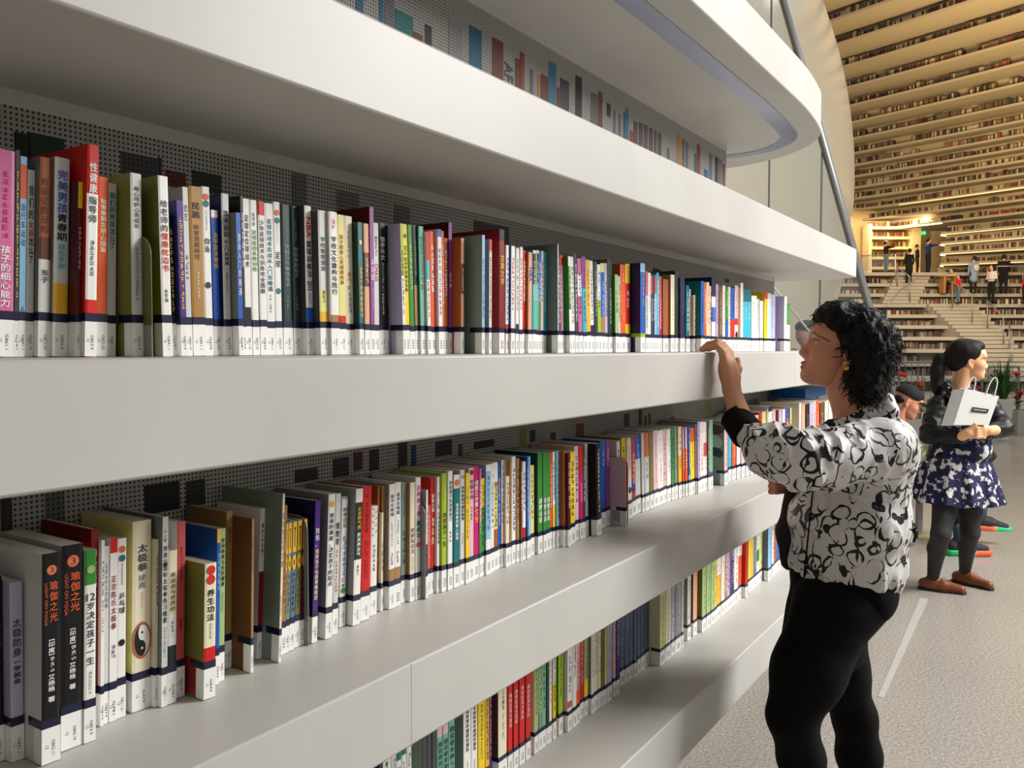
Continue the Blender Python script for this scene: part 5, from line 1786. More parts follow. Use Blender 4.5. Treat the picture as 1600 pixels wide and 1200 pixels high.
        mb = MB(); sd = Vector((-fd.y, fd.x, 0)); b = c0 + fd * .045 + Vector((0, 0, .072))
        for sg in (-1, 1):
            mb.tube([b, b + sd * sg * .018 + fd * .012 + Vector((0, 0, .012)), b + sd * sg * .034 + fd * .02 + Vector((0, 0, -.004)), b + sd * sg * .02 + fd * .03 + Vector((0, 0, -.008)), b + fd * .004], .002, 5)
            mb.tube([b, b + sd * sg * .016 + fd * .04 + Vector((0, 0, -.012)), b + sd * sg * .024 + fd * .065 + Vector((0, 0, -.022))], .0018, 5)
        mb.build('shoelace', mat('tan_lace', (.72, .52, .34), .7), sh, color=False)
    tag(root, 'woman with ponytail in black leather jacket and navy floral skirt holding a paper bag', 'person')
    # paper bag
    O = A(1490, 664, 4.60); X = (A(1545, 664, 4.56) - O); Z = (A(1508, 607, 4.64) - O); Zr = A(1561, 619, 4.60)
    e = empty('paper_bag', O); Xn = X.normalized(); dep = Xn.cross(Z.normalized()).normalized() * -.075
    if dep.y < 0: dep = -dep
    dep = dep + Vector((-.05, .0, .01))
    mb = MB(); v = [Vector((0, 0, 0)), X, Zr - O, Z]
    fr = [tuple(q) for q in v]; bk = [tuple(q + dep) for q in v]
    w = (.90, .90, .89)
    mb.quad(*fr, w); mb.quad(*bk[::-1], w)
    for i in (0, 1, 3): mb.quad(fr[i], bk[i], bk[(i + 1) % 4], fr[(i + 1) % 4], w)
    mb.build('bag_body', mat('white_paper', (.9, .9, .89), .6, attr='Col'), e)
    mb = MB()
    def bp(u, t): return (v[0] * (1 - u) + v[1] * u) * (1 - t) + (v[3] * (1 - u) + v[2] * u) * t + Vector((0, -.002, 0))
    mb.quad(tuple(bp(.37, .40)), tuple(bp(.84, .385)), tuple(bp(.85, .52)), tuple(bp(.36, .535)), (.10, .10, .11))
    for i in range(7):
        u = .42 + i * .055; o_ = Vector((0, -.001, 0))
        t0 = .445 - (u - .4) * .03
        mb.quad(tuple(bp(u, t0) + o_), tuple(bp(u + .034, t0) + o_), tuple(bp(u + .034, t0 + .045) + o_), tuple(bp(u, t0 + .045) + o_), (.88, .88, .88))
        mb.quad(tuple(bp(u + .011, t0 + .012) + o_ * 1.5), tuple(bp(u + .024, t0 + .012) + o_ * 1.5), tuple(bp(u + .024, t0 + .032) + o_ * 1.5), tuple(bp(u + .011, t0 + .032) + o_ * 1.5), (.12, .12, .13))
    mb.build('printed_label', M_INK, e)
    for (u0, u1, dd) in ((.38, .60, Vector((0, 0, 0))), (.62, .86, dep * .0 + Vector((0, -.003, 0)))):
        a, b = bp(u0, 1.0), bp(u1, 1.0)
        if dd.length == 0: a, b = a + dep, b + dep
        up = (v[3] - v[0]).normalized() * .10
        pts = [a + (b - a) * (.5 - .5 * math.cos(PI * k / 10)) + up * math.sin(PI * k / 10) ** .7 for k in range(11)]
        mb = MB(); mb.tube(pts, .0032, 6); mb.build('handle', mat('white_cord', (.88, .86, .84), .7), e, color=False)
    tag(e, 'white paper carrier bag with a black label strip hugged by the ponytailed woman', 'bag')
woman_with_bag()

# ---------------------------------------------------------------- seated man in cap
def seated_man():
    Y = 6.37; A = lambda px, py, y=Y: at_y(px, py, y)
    hips = A(1402, 745, 6.37)
    root = empty('person', (hips.x, hips.y, 0)); T0 = Vector(root.location)
    off = lambda o: setattr(o, 'location', -T0) or o
    SK = (.80, .56, .44)
    hc = A(1419, 628, 6.35); hf, hu = (.86, -.30, -.42), (.4, 0, .9)
    xf = to_world(hc, hf, hu, 1.0)
    head = head_sdf().build('head', .004, M_SKIN, None, color=head_color(SK), xf=xf)
    s = SDF(); hl = lambda p: Vector(xf(np.array([p]))[0])
    s.cap(hl((-.02, 0, -.05)), A(1398, 665, 6.38), .056, .062, .03)
    hd = A(1424, 703, 6.14)
    s.chain([A(1436, 700, 6.22), hd + Vector((.03, 0, 0))], [.032, .026], .01); s.ell(hd, (.045, .03, .03), .015)
    for i in range(4):
        b = hd + Vector((-.02, -.02 + .0 * i, .022 - .015 * i)); s.chain([b, b + Vector((-.03, -.01, .006)), b + Vector((-.04, .012, .016))], [.010, .009, .008], .003)
    body = s.build('body', .007, M_SKIN, None, color=skin_col(SK)); body = join_meshes([body, head], 'body'); body.parent = root; off(body)
    c = SDF(); c.ell((-.012, 0, .052), (.104, .084, .070), .01); c.cut(Vector((0, 0, .026)), (-.1, 0, -1))
    cx = to_world(hc, hf, hu, 1.03)
    cap = c.build('cap', .005, mat('black_cotton', (.06, .065, .09), .8), root, xf=cx); off(cap)
    b = SDF(); b.ell((.100, 0, .024), (.072, .070, .007), .01); bo = b.build('cap_brim', .004, MATS['black_cotton'], None, xf=cx); bo.parent = cap
    hr = SDF(); hr.ell((-.058, 0, -.008), (.048, .066, .040), .02); hr.build('hair', .006, M_HAIR, root, xf=cx).location = -T0
    j = SDF()
    j.chain([A(1396, 745, 6.38), A(1388, 705, 6.39), A(1392, 678, 6.38)], [.16, .16, .13], .05)
    j.chain([A(1410, 682, 6.26), A(1418, 722, 6.14), A(1448, 705, 6.14)], [.070, .056, .046], .03)
    j.chain([A(1390, 682, 6.52), A(1420, 722, 6.52), A(1450, 706, 6.37)], [.070, .056, .046], .03)
    cm = mat('olive_camouflage', (.36, .37, .28), .8)
    n = nd(cm, 'ShaderNodeTexNoise'); n.inputs['Scale'].default_value = 12; r = nd(cm, 'ShaderNodeValToRGB'); r.color_ramp.interpolation = 'CONSTANT'
    e = r.color_ramp.elements; e[0].color = (*srgb((.25, .27, .20)), 1); e[1].position = .56; e[1].color = (*srgb((.52, .50, .40)), 1); k = e.new(.47); k.color = (*srgb((.38, .40, .28)), 1)
    tc = nd(cm, 'ShaderNodeTexCoord'); lk(cm, tc.outputs['Object'], n.inputs['Vector']); lk(cm, n.outputs['Fac'], r.inputs['Fac']); lk(cm, r.outputs['Color'], cm.node_tree.nodes['Principled BSDF'].inputs['Base Color'])
    jk = j.build('jacket', .010, cm, root, disp=lambda V: .006 * vnoise(V * 14, 3)); off(jk)
    sc = SDF(); sc.chain([A(1399, 664, 6.32), A(1410, 690, 6.22), A(1412, 706, 6.19)], [.045, .035, .028], .02)
    sc.build('collar', .008, M_BLACKCLOTH, root).location = -T0
    t = SDF()
    foot1 = at_z(1500, 868, 0); foot1 = Vector((foot1.x, foot1.y, .09)); foot2 = A(1534, 808, 6.15)
    kn1, kn2 = A(1498, 752, 6.44), A(1492, 742, 6.27)
    t.ell(A(1402, 752, 6.40), (.17, .17, .10), .04)
    t.chain([A(1405, 755, 6.47), kn1, foot1], [.095, .068, .042], .03); t.chain([A(1405, 752, 6.28), kn2, foot2 + Vector((-.03, 0, .05))], [.095, .068, .042], .03)
    off(t.build('trousers', .010, M_BLACKCLOTH, root))
    UP, SO = mat('charcoal_mesh', (.16, .16, .17), .7), mat('rubber_sole', (1, 1, 1), .5, attr='Col')
    for (c0, fd) in ((Vector((foot1.x, foot1.y, 0.01)), Vector((.99, -.1, 0))), (foot2 + Vector((0, 0, -.09)), Vector((.97, -.1, -.12)).normalized())):
        u = SDF(); z = lambda h: Vector((0, 0, h))
        u.chain([c0 - fd * .05 + z(.058), c0 + fd * .05 + z(.056), c0 + fd * .165 + z(.040)], [.040, .040, .028], .03); u.chain([c0 - fd * .01 + z(.10), c0 + z(.05)], [.040, .038], .02)
        sh = u.build('shoe', .006, UP, root); off(sh)
        so = SDF(); so.chain([c0 - fd * .062 + z(.022), c0 + fd * .06 + z(.018), c0 + fd * .185 + z(.018)], [.040, .042, .032], .02)
        so.cut(c0 + z(.034), (0, 0, 1)); so.cut(c0 + z(-.008), (0, 0, -1))
        def scol(P, c0=c0, fd=fd):
            a = (P - np.array(c0)) @ np.array(fd); m = np.clip((a - .07) * 40, 0, 1)[:, None]
            lo_, hi_ = (lin((.10, .75, .45)), lin((.95, .42, .28)))
            if c0.z > .05: lo_, hi_ = hi_, lo_
            return lo_ * (1 - m) + hi_ * m
        so.build('sole', .006, SO, sh, color=scol)
        so2 = SDF(); so2.cap(c0 - fd * .005 + z(.13), c0 - fd * .005 + z(.175), .040, .040, .0)
        so2.build('sock', .007, mat('teal_sock', (.16, .30, .36), .8), sh)
        mb = MB(); sd = Vector((fd.y, -fd.x, 0)).normalized(); q = c0 + z(.062) + sd * .0405
        mb.poly([tuple(q + fd * a_ + z(b_)) for a_, b_ in ((-.02, .0), (.0, -.016), (.03, -.012), (.09, .022), (.02, .0), (-.01, .012))], (.93, .38, .28))
        mb.build('side_flash', M_INK, sh)
        mb = MB()
        for i in range(4):
            b0 = c0 + fd * (.035 + i * .024) + z(.098 - i * .007); mb.tube([b0 - sd * .02 - z(.004), b0 + z(.002), b0 + sd * .02 - z(.004)], .003, 5)
        mb.build('shoelace', mat('dark_lace', (.1, .1, .1), .7), sh, color=False)
    tag(root, 'seated man in black cap and camouflage jacket looking down at his phone', 'person')
    ph = MB(); q = hd + Vector((-.02, -.03, .03)); e = empty('phone', q, (.5, .3, .3)); ph.box(-.036, .036, -.004, .004, -.07, .07, (.15, .15, .5)); ph.build('case', M_COVER, e)
    ph = MB(); ph.box(-.032, .032, .004, .005, -.065, .065, (.6, .7, .9)); ph.build('screen', mat('screen', (.1, .1, .1), .2, emit=(.6, .7, .95), estr=.8), e)
    tag(e, 'phone with blue case in the hands of the seated man', 'phone')
    # bench
    e = empty('bench', (hips.x, hips.y + .02, 0)); mb = MB(); mb.box(-.34, .34, -.24, .24, .38, .455); o = mb.build('seat', mat('grey_upholstery', (.22, .24, .27), .4), e, color=False)
    bm = o.modifiers.new('edge', 'BEVEL'); bm.width = .02; bm.segments = 3
    for x in (-.3, .28):
        for y in (-.2, .2):
            mb = MB(); mb.box(x - .02, x + .02, y - .02, y + .02, 0, .38); mb.build('leg', M_STEEL, e, color=False)
    tag(e, 'low dark grey padded bench under the seated man', 'bench')
seated_man()

# ---------------------------------------------------------------- small figures
def figure(px, py, y, hgt, face, top, legs, hair=(.05, .04, .04), skin=(.82, .62, .5), arms='down', label='', hat=None, sit=False, long=0.0, long_hair=False, name='person', bag=False, dome=False, res=.02, cat='person', z=None, grp=None):
    """a standing or sitting person whose feet are at the pixel px, py at distance y"""
    p = at_y(px, py, y)
    if z is not None: p = Vector((p.x, p.y, z))
    root = empty(name, p, (0, 0, face)); s = hgt / 1.65; V = lambda a, b, c: Vector((a, b, c)) * s
    h0 = -.42 if sit else 0
    b = SDF(); b.ell(V(0.01, 0, 1.53 + h0), V(.095, .075, .115), .02); b.cap(V(-.01, 0, 1.43 + h0), V(-.01, 0, 1.34 + h0), .05 * s, .055 * s, .02)
    b.ell(V(.1, 0, 1.51 + h0), V(.018, .014, .02), .01)
    t = SDF(); t.ell(V(-.01, 0, 1.25 + h0), V(.11, .185, .14), .05); t.ell(V(0, 0, 1.04 + h0), V(.11, .155, .15), .05)
    if long: t.cap(V(0, 0, .95), V(0, 0, .95 - long), .15 * s, .17 * s, .05)
    for sd in (-1, 1):
        sh = V(-.01, sd * .18, 1.34 + h0)
        if arms == 'down': el, hd = V(-.02, sd * .23, 1.08 + h0), V(.06, sd * .22, .86 + h0)
        elif arms == 'front': el, hd = V(.03, sd * .22, 1.10 + h0), V(.26, sd * .10, 1.14 + h0)
        elif arms == 'out': el, hd = V(.10, sd * .26, 1.30 + h0), V(.36, sd * .22, 1.32 + h0)
        else: el, hd = V(-.02, sd * .24, 1.09 + h0), V(.20, sd * .12, 1.05 + h0)
        t.chain([sh, el, el + (hd - el) * .8], [.055 * s, .045 * s, .038 * s], .02); b.cap(el + (hd - el) * .75, hd, .026 * s, .028 * s, .01)
    l = SDF(); l.ell(V(-.01, 0, .90 + h0), V(.11, .15, .11), .04)
    f = SDF()
    for sd in (-1, 1):
        if sit: ch = [V(0, sd * .09, .48), V(.40, sd * .10, .47), V(.40, sd * .10, .09)]
        else: ch = [V(0, sd * .085, .85), V(.02, sd * .095, .48), V(-.01, sd * .10, .09)]
        l.chain(ch, [.085 * s, .062 * s, .045 * s], .03)
        e = ch[-1]; f.cap(e + V(-.03, 0, -.05), e + V(.11, 0, -.055), .04 * s, .035 * s, .01); f.cut(V(0, 0, 0), (0, 0, -1)) if sd == -1 else None
    b.build('body', res * .8, M_SKIN, root, color=skin_col(skin)); t.build('top', res, top, root); l.build('trousers', res, legs, root); f.build('shoes', res, M_BLACKCLOTH, root)
    h = SDF(); h.ell(V(-.032, 0, 1.560 + h0), V(.10, .090, .105), .02)
    if long_hair: h.chain([V(-.06, 0, 1.52 + h0), V(-.09, 0, 1.28 + h0)], [.08 * s, .05 * s], .03)
    if dome: h.ell(V(.0, 0, 1.60 + h0), V(.108, .094, .070), .02)
    hm = mat('hair_%d' % int(sum(hair) * 1000), hair, .6)
    h.build('hair', res * .8, hm, root)
    if hat:
        q = SDF(); q.ell(V(-.01, 0, 1.61 + h0), V(.105, .095, .075), .02); q.ell(V(.09, 0, 1.58 + h0), V(.07, .07, .012), .01); q.build('hat', res * .7, hat, root)
    tag(root, label, cat, grp)
    if bag:
        q = SDF(); q.ell(V(-.19, 0, 1.12), V(.07, .13, .16), .02); o = q.build('backpack', res, mat('cream_canvas', (.82, .79, .65), .8)); 
        o.location = p; o.rotation_euler = (0, 0, face); tag(o, 'cream drawstring backpack on the person in a long denim coat', 'backpack')
    return root
CL = {}
def cloth(name, c): return mat('cloth_' + name, c, .85)
# ================================================================ luminous sphere and its glass screen
def sphere_and_glass():
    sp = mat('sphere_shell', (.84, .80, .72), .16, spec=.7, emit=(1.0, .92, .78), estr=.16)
    b = sp.node_tree.nodes['Principled BSDF']
    C = Vector((-1.88, 17.0, 1.45 + 2.75)); R = 8.12
    mb = MB(); prof = [(R * math.sin(PI * k / 96), R * math.cos(PI * k / 96)) for k in range(1, 96)]
    prof = [q for q in prof if C.z + q[1] > -.05]
    mb.lathe([(.01, R)] + prof, C, 128)
    o = mb.build('luminous_sphere', sp, smooth=True, color=False)
    tag(o, 'huge luminous cream sphere rising behind the near bookcase', 'sphere')
    gl = bpy.data.materials.new('clear_glass'); gl.use_nodes = True; nt = gl.node_tree; nt.nodes.clear()
    out = nt.nodes.new('ShaderNodeOutputMaterial'); mix = nt.nodes.new('ShaderNodeMixShader'); tr = nt.nodes.new('ShaderNodeBsdfTransparent'); gs = nt.nodes.new('ShaderNodeBsdfGlossy')
    tr.inputs['Color'].default_value = (.93, .95, .94, 1); gs.inputs['Roughness'].default_value = .02; mix.inputs[0].default_value = .12
    nt.links.new(tr.outputs[0], mix.inputs[1]); nt.links.new(gs.outputs[0], mix.inputs[2]); nt.links.new(mix.outputs[0], out.inputs[0]); MATS['clear_glass'] = gl
    Y = 7.6; A = lambda px, py, y=Y: at_y(px, py, y)
    top, bot = A(1224, 0), A(1357, 476)
    d = (bot - top).normalized()
    t0 = top - d * 2.4; t1 = bot + d * ((bot.z - .35) / -d.z)
    e = empty('glass_balustrade', (2.0, Y, 0)); T = Vector(e.location)
    mb = MB(); mb.tube([t0, t1], 0.036, 14); mb.build('handrail', M_STEEL, e, smooth=True, color=False).location = -T
    # panes between vertical joints, each ending at the rail
    xs = [A(1133, 300).x, A(1202, 300).x, A(1284, 300).x, t1.x]
    def rail_z(x): return t0.z + (x - t0.x) / (t1.x - t0.x) * (t1.z - t0.z)
    for i in range(3):
        a, c = xs[i] + .006, xs[i + 1] - .006
        za, zc = min(rail_z(a), 6.6), max(min(rail_z(c), 6.6), .2)
        mb = MB(); v = [(a, Y, 0.02), (c, Y, 0.02), (c, Y, zc), (a, Y, za)]
        if i == 0: za = zc = 6.6; v = [(a, Y, 0.02), (c, Y, 0.02), (c, Y, 6.5), (a, Y, 6.5)]
        w = [(p[0], Y + .012, p[2]) for p in v]
        mb.quad(*v); mb.quad(*w[::-1])
        for k in range(4): mb.quad(v[k], v[(k + 1) % 4], w[(k + 1) % 4], w[k])
        mb.build('glass_pane', gl, e, color=False).location = -T
    for x in xs[1:3]:
        mb = MB(); z1 = min(rail_z(x), 6.5); mb.box(x - .006, x + .006, Y - .003, Y + .015, .02, z1); mb.build('pane_joint', mat('joint_silicone', (.30, .31, .32), .5), e, color=False).location = -T
    mb = MB(); mb.box(xs[0], t1.x, Y - .02, Y + .03, 0, .12); mb.build('base_channel', M_STEEL, e, color=False).location = -T
    tag(e, 'glass balustrade with a sloping steel tube rail in front of the sphere', 'balustrade')
    mb = MB(); mb.tube([A(1205, 444, 8.1), A(1273, 528, 8.1)], .010, 8)  # bright line of reflected light, imitated with white tubes
    mb.tube([A(1273, 528, 8.1), A(1273, 528, 8.1) * 1 + Vector((0, 0, -1.55))], .012, 8); mb.tube([A(1205, 444, 8.1), A(1205, 444, 8.1) + Vector((0, 0, -2.06))], .012, 8)
    tag(mb.build('reflection_line', mat('reflection_white', (.92, .92, .90), .3), color=False), 'thin white sloping light reflection built as a tube beside the middle shelf', 'rail')
sphere_and_glass()

# ================================================================ terraces and the mountain of books
TIER = .48
TY = [27, 28.5, 30, 31.5, 33, 34.2, 35.2, 36, 36.5, 37.0, 37.4]
M_TER = mat('terrace_white', (.70, .68, .65), .5)
M_RISER = mat('riser_shaded_grey', (.50, .48, .45), .7)  # darker grey carries the shadow of the recessed gaps
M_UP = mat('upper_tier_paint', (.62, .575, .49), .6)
M_FARBOOK = mat('far_book_spines', (1, 1, 1), .7, attr='Col')
BC = [(.30, .20, .15), (.22, .15, .12), (.42, .30, .22), (.62, .55, .44), (.70, .63, .52), (.50, .39, .28), (.48, .22, .18), (.20, .20, .20), (.35, .35, .28), (.45, .34, .27), (.34, .26, .20), (.66, .60, .50), (.20, .17, .15), (.16, .13, .11)]
def px_x(px, y): return (px - 800) / FPX * y
root_t = empty('book_terraces', (18, 32, 0))
tag(root_t, 'white stepped terraces lined with books at the far end of the hall', 'terrace')
TT = Vector(root_t.location)
def tp_(name, mb, m, parent=root_t, kind=None, color=True):
    o = mb.build(name, m, parent, color=color)
    if parent is root_t: o.location = -TT
    if kind: o['kind'] = kind
    return o
rb = random.Random(21)
def row_books(mb, f, s0, s1, z, zmax, cols, wmin=.045, wmax=.085, gap=.10, pale=0):
    """boxes standing along a line; f(s) gives the foot point, the way along and the way back"""
    s = s0
    while s < s1:
        if rb.random() < gap:
            s += rb.uniform(.15, .6); continue
        n = rb.randint(3, 14); base = rb.choice(cols); hh = rb.uniform(.20, .29)
        for _ in range(n):
            w = rb.uniform(wmin, wmax); 
            if s + w > s1: break
            p, a, b = f(s); h = min(hh * rb.uniform(.82, 1.05), zmax)
            c = rb.choice(cols) if rb.random() < .7 else base
            d = .16
            q = [p, p + a * (w * .92), p + a * (w * .92) + b * d, p + b * d]
            k = len(mb.v)
            mb.v += [(v.x, v.y, z) for v in q] + [(v.x, v.y, z + h) for v in q]
            for fc in ((0, 1, 5, 4), (1, 2, 6, 5), (3, 0, 4, 7), (4, 5, 6, 7)):
                mb.f.append(tuple(k + i for i in fc)); mb.c.append(c)
            s += w
bm_low = MB()
FLC = BC + [(.60, .24, .20), (.85, .82, .76), (.80, .78, .72), (.30, .38, .36), (.88, .85, .80), (.7, .68, .62), (.45, .45, .44), (.55, .53, .50)] + [(.8, .78, .74), (.6, .58, .55), (.30, .29, .28)] * 2
for k in range(0, 10):
    y, z = TY[k], TIER * k + TIER
    z = TIER * k
    # tread board of this tier: top at z (tier 0 is the floor)
    if k >= 1:
        mb = MB(); mb.box(8.5, 34, y, TY[k + 1] + 1.0, z - .14, z); tp_('terrace_board', mb, M_TER, color=False)
    # recessed back wall and books standing on tier k
    yb = TY[k + 1] + .42
    mb = MB(); mb.box(8.5, 34, yb, yb + .1, z, z + TIER - .14); tp_('riser_panel', mb, M_RISER, color=False)
    f = lambda s, yb=yb: (Vector((s, yb - .24, 0)), Vector((1, 0, 0)), Vector((0, 1, 0)))
    cols = BC if k < 5 else FLC
    row_books(bm_low, f, max(8.8, px_x(1300, yb)), px_x(1640, yb), z + .002, .30, [(.30, .29, .28), (.45, .43, .41), (.62, .60, .57), (.22, .21, .21), (.5, .36, .32)] if k < 6 else FLC, gap=.42 if k < 6 else .08)
o = tp_('shelved_books', bm_low, M_FARBOOK, kind='stuff')

# flights of steps laid over the tiers
def flight(k0, k1, px0, dpx, wpx, name='flight_of_steps'):
    n = 0
    e = empty(name, (0, 0, 0)); e.parent = root_t; e.location = -TT
    for k in range(k0, k1, -1):
        ya, yb = TY[k - 1], TY[k]
        for j in range(3):
            z = TIER * k - .16 * (j); y = yb - (yb - ya) * (j + 1) / 3 * .98
            if j == 0: z = TIER * k
            x0 = px_x(px0 + dpx * n, y); x1 = px_x(px0 + dpx * n + wpx, y)
            mb = MB(); mb.box(x0, x1, y + .02, yb + .55, z - .13, z - .0); mb.box(x0 + .01, x1 - .01, y + .09, yb + .5, z - .30, z - .13)
            mb.v = [tuple(v) for v in mb.v]
            mb.build('step', M_TER, e, color=False)
            n += 1
    return e
flight(7, 1, 1450, 6.2, 72)
flight(10, 7, 1398, -2.5, 54)

# curved upper tiers
YK = {10: 37.4, 11: 37.2, 12: 37.0, 13: 37.3, 14: 37.6, 15: 37.3, 16: 37, 17: 36.7, 18: 36.4, 19: 36.2, 20: 36, 21: 35.8, 22: 35.5, 23: 34.7, 24: 33.8, 25: 32.9, 26: 31.9, 27: 30.7, 28: 29.4, 29: 28.2, 30: 27.0, 31: 25.8}
def curve(k):
    Y = YK[k]; P0 = Vector((.534 * Y, Y, 0))
    ang = math.radians({10: -14, 11: -26, 12: -36, 13: -42, 14: -46}.get(k, -52 - max(0, k - 22) * .5))
    def f(s, off=0.0):
        # heading turns slowly: concave towards the hall
        n = 12; p = P0.copy(); h = ang; ds = s / n
        for i in range(n):
            hm = ang - .008 * (ds * (i + .5)); p += Vector((math.cos(hm), math.sin(hm), 0)) * ds
        h = ang - .008 * s
        a = Vector((math.cos(h), math.sin(h), 0)); b = Vector((-a.y, a.x, 0))
        if b.y < 0: b = -b
        return p + b * off, a, b
    return f
def s_at_px(k, px):
    f = curve(k); lo, hi = -14, 14
    for _ in range(30):
        m = (lo + hi) / 2; p, _, _ = f(m)
        if p.x / p.y * FPX + 800 < px: lo = m
        else: hi = m
    return lo
root_u = empty('book_gallery', (18, 34, 5))
tag(root_u, 'overhanging curved gallery of book tiers lit gold from below', 'gallery')
TU = Vector(root_u.location)
bm_up = MB()
for k in range(10, 32):
    f = curve(k); z = TIER * k
    s0 = -13 if k >= 15 else s_at_px(k, 1466)
    s1 = 11
    if k < 12: s1 = 9
    N = 30; mb = MB()
    dep = .80 if k < 16 else (.62 if k < 21 else .50); th = .10 if k > 14 else .13
    R = []
    for i in range(N + 1):
        s = s0 + (s1 - s0) * i / N
        a = f(s, 0)[0]; b = f(s, dep + (.5 if k < 15 else 1.7))[0]
        R.append(((a.x, a.y, z - th), (a.x, a.y, z), (b.x, b.y, z), (b.x, b.y, z - th)))
    for i in range(N):
        for q in range(4): mb.quad(R[i][q], R[i][(q + 1) % 4], R[i + 1][(q + 1) % 4], R[i + 1][q])
    mb.poly(R[0]); mb.poly(R[-1][::-1])
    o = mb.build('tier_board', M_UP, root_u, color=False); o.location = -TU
    # panel behind the books
    if k < 31:
        mb = MB(); q = []
        for i in range(N + 1):
            s = s0 + .05 + (s1 - s0 - .05) * i / N; p = f(s, dep * .80)[0]; p2 = p
            q.append(((p.x, p.y, z), (p2.x, p2.y, z + TIER - th)))
        for i in range(N): mb.quad(q[i][0], q[i + 1][0], q[i + 1][1], q[i][1])
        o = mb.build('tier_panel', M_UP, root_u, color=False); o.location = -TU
        row_books(bm_up, lambda s, f=f: f(s, dep * .80 - .24), max(s0 + .1, s_at_px(k, 1240)), min(s1, s_at_px(k, 1640)), z + .002, .34, BC, gap=.12, wmin=.05, wmax=.10)
o = bm_up.build('shelved_books', M_FARBOOK, root_u); o.location = -TU; o['kind'] = 'stuff'
# light strips: under the tier above the doorway and along some tier edges
M_LED = mat('warm_light_strip', (1, .9, .7), .5, emit=(1.0, .86, .55), estr=6.0)
M_LED2 = mat('dim_light_strip', (1, .9, .7), .5, emit=(1.0, .84, .56), estr=0.8)
def led(k, s0, s1, m, w=.05, off=-.004, dz=0):
    f = curve(k); th = .10 if k > 14 else .13; mb = MB(); N = 20; z = TIER * k - th - .004 + dz
    for i in range(N):
        a = f(s0 + (s1 - s0) * i / N, off)[0]; b = f(s0 + (s1 - s0) * (i + 1) / N, off)[0]
        c = f(s0 + (s1 - s0) * (i + 1) / N, off + w)[0]; d = f(s0 + (s1 - s0) * i / N, off + w)[0]
        mb.quad((a.x, a.y, z), (b.x, b.y, z), (c.x, c.y, z), (d.x, d.y, z)); mb.quad((a.x, a.y, z), (b.x, b.y, z), (b.x, b.y, z + .035), (a.x, a.y, z + .035))
    o = mb.build('light_strip', m, root_u, color=False); o.location = -TU
led(15, s_at_px(15, 1325), s_at_px(15, 1466), M_LED, .16)
led(17, s_at_px(17, 1400), 9, M_LED2, .06)
for k in (11, 12, 13, 14): led(k, s_at_px(k, 1466), 8, M_LED2, .04)
for k in range(21, 29): 
    if k not in (23,): pass
# landing with lit shelves, column and doorway
lz = TIER * 10
mb = MB(); mb.box(12, px_x(1470, 38) + 1.0, 37.0, 43, lz - .14, lz); tp_('landing', mb, M_TER, color=False)
DX = lambda px, y=40.0: px_x(px, y)
mb = MB(); mb.box(10, 22, 40.6, 40.8, lz, lz + 3.4); tp_('recess_wall', mb, mat('ochre_wall', (.74, .64, .48), .7), color=False)
M_LIT = mat('lit_shelf', (.85, .78, .62), .6)
bl = MB()
for j in range(6):
    z = lz + .02 + j * .47
    mb = MB(); mb.box(DX(1352), DX(1415), 39.7, 40.6, z - .1 if j else lz, z + .02); tp_('lit_shelf_board', mb, M_LIT, color=False)
    row_books(bl, lambda s: (Vector((s, 39.95, 0)), Vector((1, 0, 0)), Vector((0, 1, 0))), DX(1354), DX(1413), z + .025, .28, [(.55, .35, .2), (.4, .28, .2), (.6, .25, .15), (.82, .7, .5), (.3, .2, .16)], gap=.15)
o = tp_('shelved_books', bl, M_FARBOOK, kind='stuff')
mb = MB(); mb.box(DX(1414), DX(1427), 39.5, 40.2, lz, lz + 2.7); tp_('column', mb, mat('cream_column', (.86, .78, .60), .6), color=False)
mb = MB(); mb.box(DX(1347), DX(1352), 39.5, 40.2, lz, lz + 2.5); tp_('column', mb, MATS['cream_column'], color=False)
mb = MB(); mb.box(DX(1429), DX(1456), 40.35, 40.59, lz, lz + 2.45); tp_('dark_doorway', mb, mat('bronze_door', (.50, .44, .34), .5), color=False)
d = bpy.data.lights.new('recess_lamp', 'AREA'); d.energy = 190; d.color = (1, .78, .42); d.size = 5; d.size_y = .4; d.shape = 'RECTANGLE'
o = bpy.data.objects.new('recess_lamp', d); COL.objects.link(o); o.location = (17.6, 39.0, lz + 2.7); o.rotation_euler = (.35, 0, 0)
# exit sign
e = at_y(1441, 364, 40.2); mb = MB(); mb.box(e.x - .17, e.x + .17, e.y, e.y + .05, e.z - .075, e.z + .075)
o = mb.build('exit_sign', mat('green_sign', (.1, .5, .3), .5, emit=(.15, .85, .50), estr=1.5), color=False); tag(o, 'small green illuminated exit sign over the dark doorway on the landing', 'sign')
mb = MB(); load_glyphs(['→']); put_glyph(mb, '→', .02, .14, -.04, .04, -.002, (.95, 1, .95), em=False)
mb.disk(-.08, .035, -.002, .016, (.95, 1, .95), 10); mb.poly([(-.11, -.002, .02), (-.05, -.002, .015), (-.04, -.002, -.01), (-.06, -.002, -.06), (-.08, -.002, -.02), (-.12, -.002, -.055)], (.95, 1, .95))
o2 = mb.build('pictogram', M_INK, o); o2.location = (e.x, e.y, e.z)
# bent light ends of the tiers beside the doorway are the strips' returns
for k in (11, 12, 13, 14):
    f = curve(k); s = s_at_px(k, 1466); a = f(s, -.004)[0]; b = f(s + .1, .42)[0]; mb = MB(); z = TIER * k - .134
    mb.tube([(a.x, a.y, z), (b.x, b.y, z)], .03, 6); o = mb.build('light_strip', M_LED, root_u, color=False); o.location = -TU

